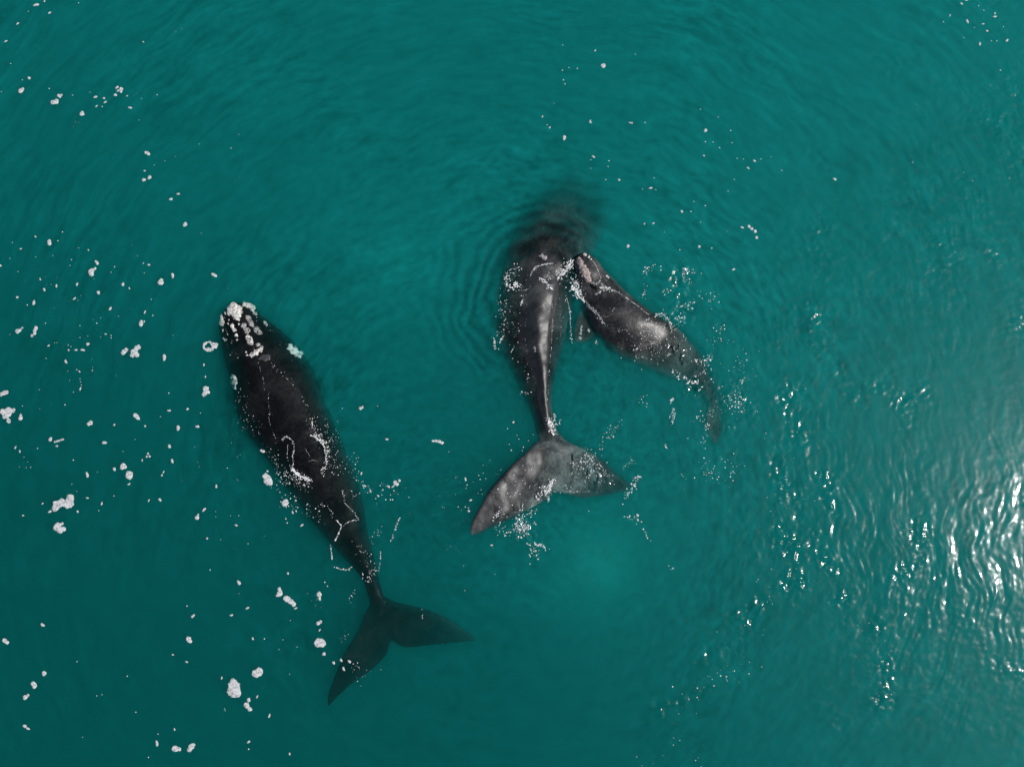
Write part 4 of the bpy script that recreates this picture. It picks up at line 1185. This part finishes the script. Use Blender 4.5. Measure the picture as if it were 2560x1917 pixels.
for k_ in range(12):
    a_ = rng.uniform(0, 6.28); cx_, cy_ = rng.uniform(1280, 1332), rng.uniform(1288, 1335)
    ribbon([(cx_, cy_), (cx_ + 6 * math.cos(a_), cy_ + 6 * math.sin(a_)), (cx_ + 11 * math.cos(a_ + 1), cy_ + 11 * math.sin(a_ + 1))], 2.2, .85)
ribbon([(1333, 1358), (1345, 1362), (1358, 1362), (1364, 1374)], 2.6, .85); ribbon([(1582, 1202), (1592, 1192), (1602, 1193)], 2.4, .8); ribbon([(1566, 1248), (1574, 1226), (1580, 1220)], 2.2, .8)
# calf
ribbon([(1456, 748), (1475, 766), (1496, 788), (1512, 810)], 3.0, .9, 2); ribbon([(1600, 818), (1614, 802), (1632, 797)], 1.2, .6)
ribbon([(1490, 737), (1508, 727), (1526, 724), (1546, 731), (1568, 746), (1598, 768), (1622, 788)], 2.2, .8); ribbon([(1500, 716), (1512, 720), (1528, 720)], 3.0, .8, 3)
ribbon([(1636, 793), (1648, 785), (1662, 790), (1674, 804), (1678, 820)], 2.2, .85, 2); ribbon([(1430, 716), (1440, 728), (1450, 742), (1462, 752)], 3.6, .85, 5)
ribbon([(1432, 700), (1446, 716), (1440, 730)], 3.0, .8, 3); ribbon([(1532, 778), (1536, 770)], 2.2, 1.0)
for k_ in range(16):
    a_ = rng.uniform(.8, 2.4); cx_, cy_ = rng.uniform(1590, 1690), rng.uniform(815, 905)
    ribbon([(cx_, cy_), (cx_ + 7 * math.cos(a_), cy_ - 7 * math.sin(a_)), (cx_ + 13 * math.cos(a_ - .6), cy_ - 13 * math.sin(a_ - .6))], 1.5, .65)
ribbon([(1676, 1010), (1684, 996)], 2.6, .9); ribbon([(1681, 1060), (1685, 1042), (1687, 1030)], 3.0, .9); ribbon([(1674, 1046), (1680, 1030), (1682, 1020)], 2.2, .8); ribbon([(1664, 1110), (1668, 1122)], 2.4, .9)
ribbon([(1716, 675), (1708, 680), (1706, 692), (1714, 704)], 2.6, .8); ribbon([(1762, 905), (1778, 884)], 3.2, .8); ribbon([(1714, 960), (1726, 950)], 4.0, .9)
V, F = [], []
o0 = 0
for q4 in RIB:
    for px, py in q4:
        p, nrm = surf(px, py, None if False else 0.0)
        if p.z < .02:
            p.z = 0.0
        V.append(p)
RP = np.array([tuple(v) for v in V])
low_ = RP[:, 2] == 0
RP[low_, 2] = sea_h(RP[low_, 0], RP[low_, 1])
V = [Vector(v) + Vector((0, 0, .012)) for v in RP]
F = [(4 * i, 4 * i + 1, 4 * i + 2, 4 * i + 3) for i in range(len(RIB))]
o0 = len(V)
ring = np.linspace(0, 2 * np.pi, 6, endpoint=False)
ZUP = Vector((0, 0, 1))
P0 = [at(q[0], q[1]) for q in SPECK]
ZS = sea_h(np.array([p.x for p in P0]), np.array([p.y for p in P0]))
for (px, py, r, st, ang), z0 in zip(SPECK, ZS):
    p, nrm = surf(px, py, float(z0))
    ca, sa = math.cos(ang), math.sin(ang)
    q = ZUP.rotation_difference(nrm)
    for a in ring:
        lx, ly = math.cos(a) * r * st, math.sin(a) * r
        w = q @ Vector((lx * ca - ly * sa, lx * sa + ly * ca, -.003))
        V.append(p + w)
    V.append(p + nrm * (r * .3 + .005))
    F += [(o0 + i, o0 + (i + 1) % 6, o0 + 6) for i in range(6)]
    o0 += 7
bub_glint = mesh_obj('foam_bubbles_and_glints', V, F, M_SPECK)
tag(bub_glint, 'countless tiny white bubbles and painted sun glints strewn over the water and the whales', 'foam', kind='stuff')
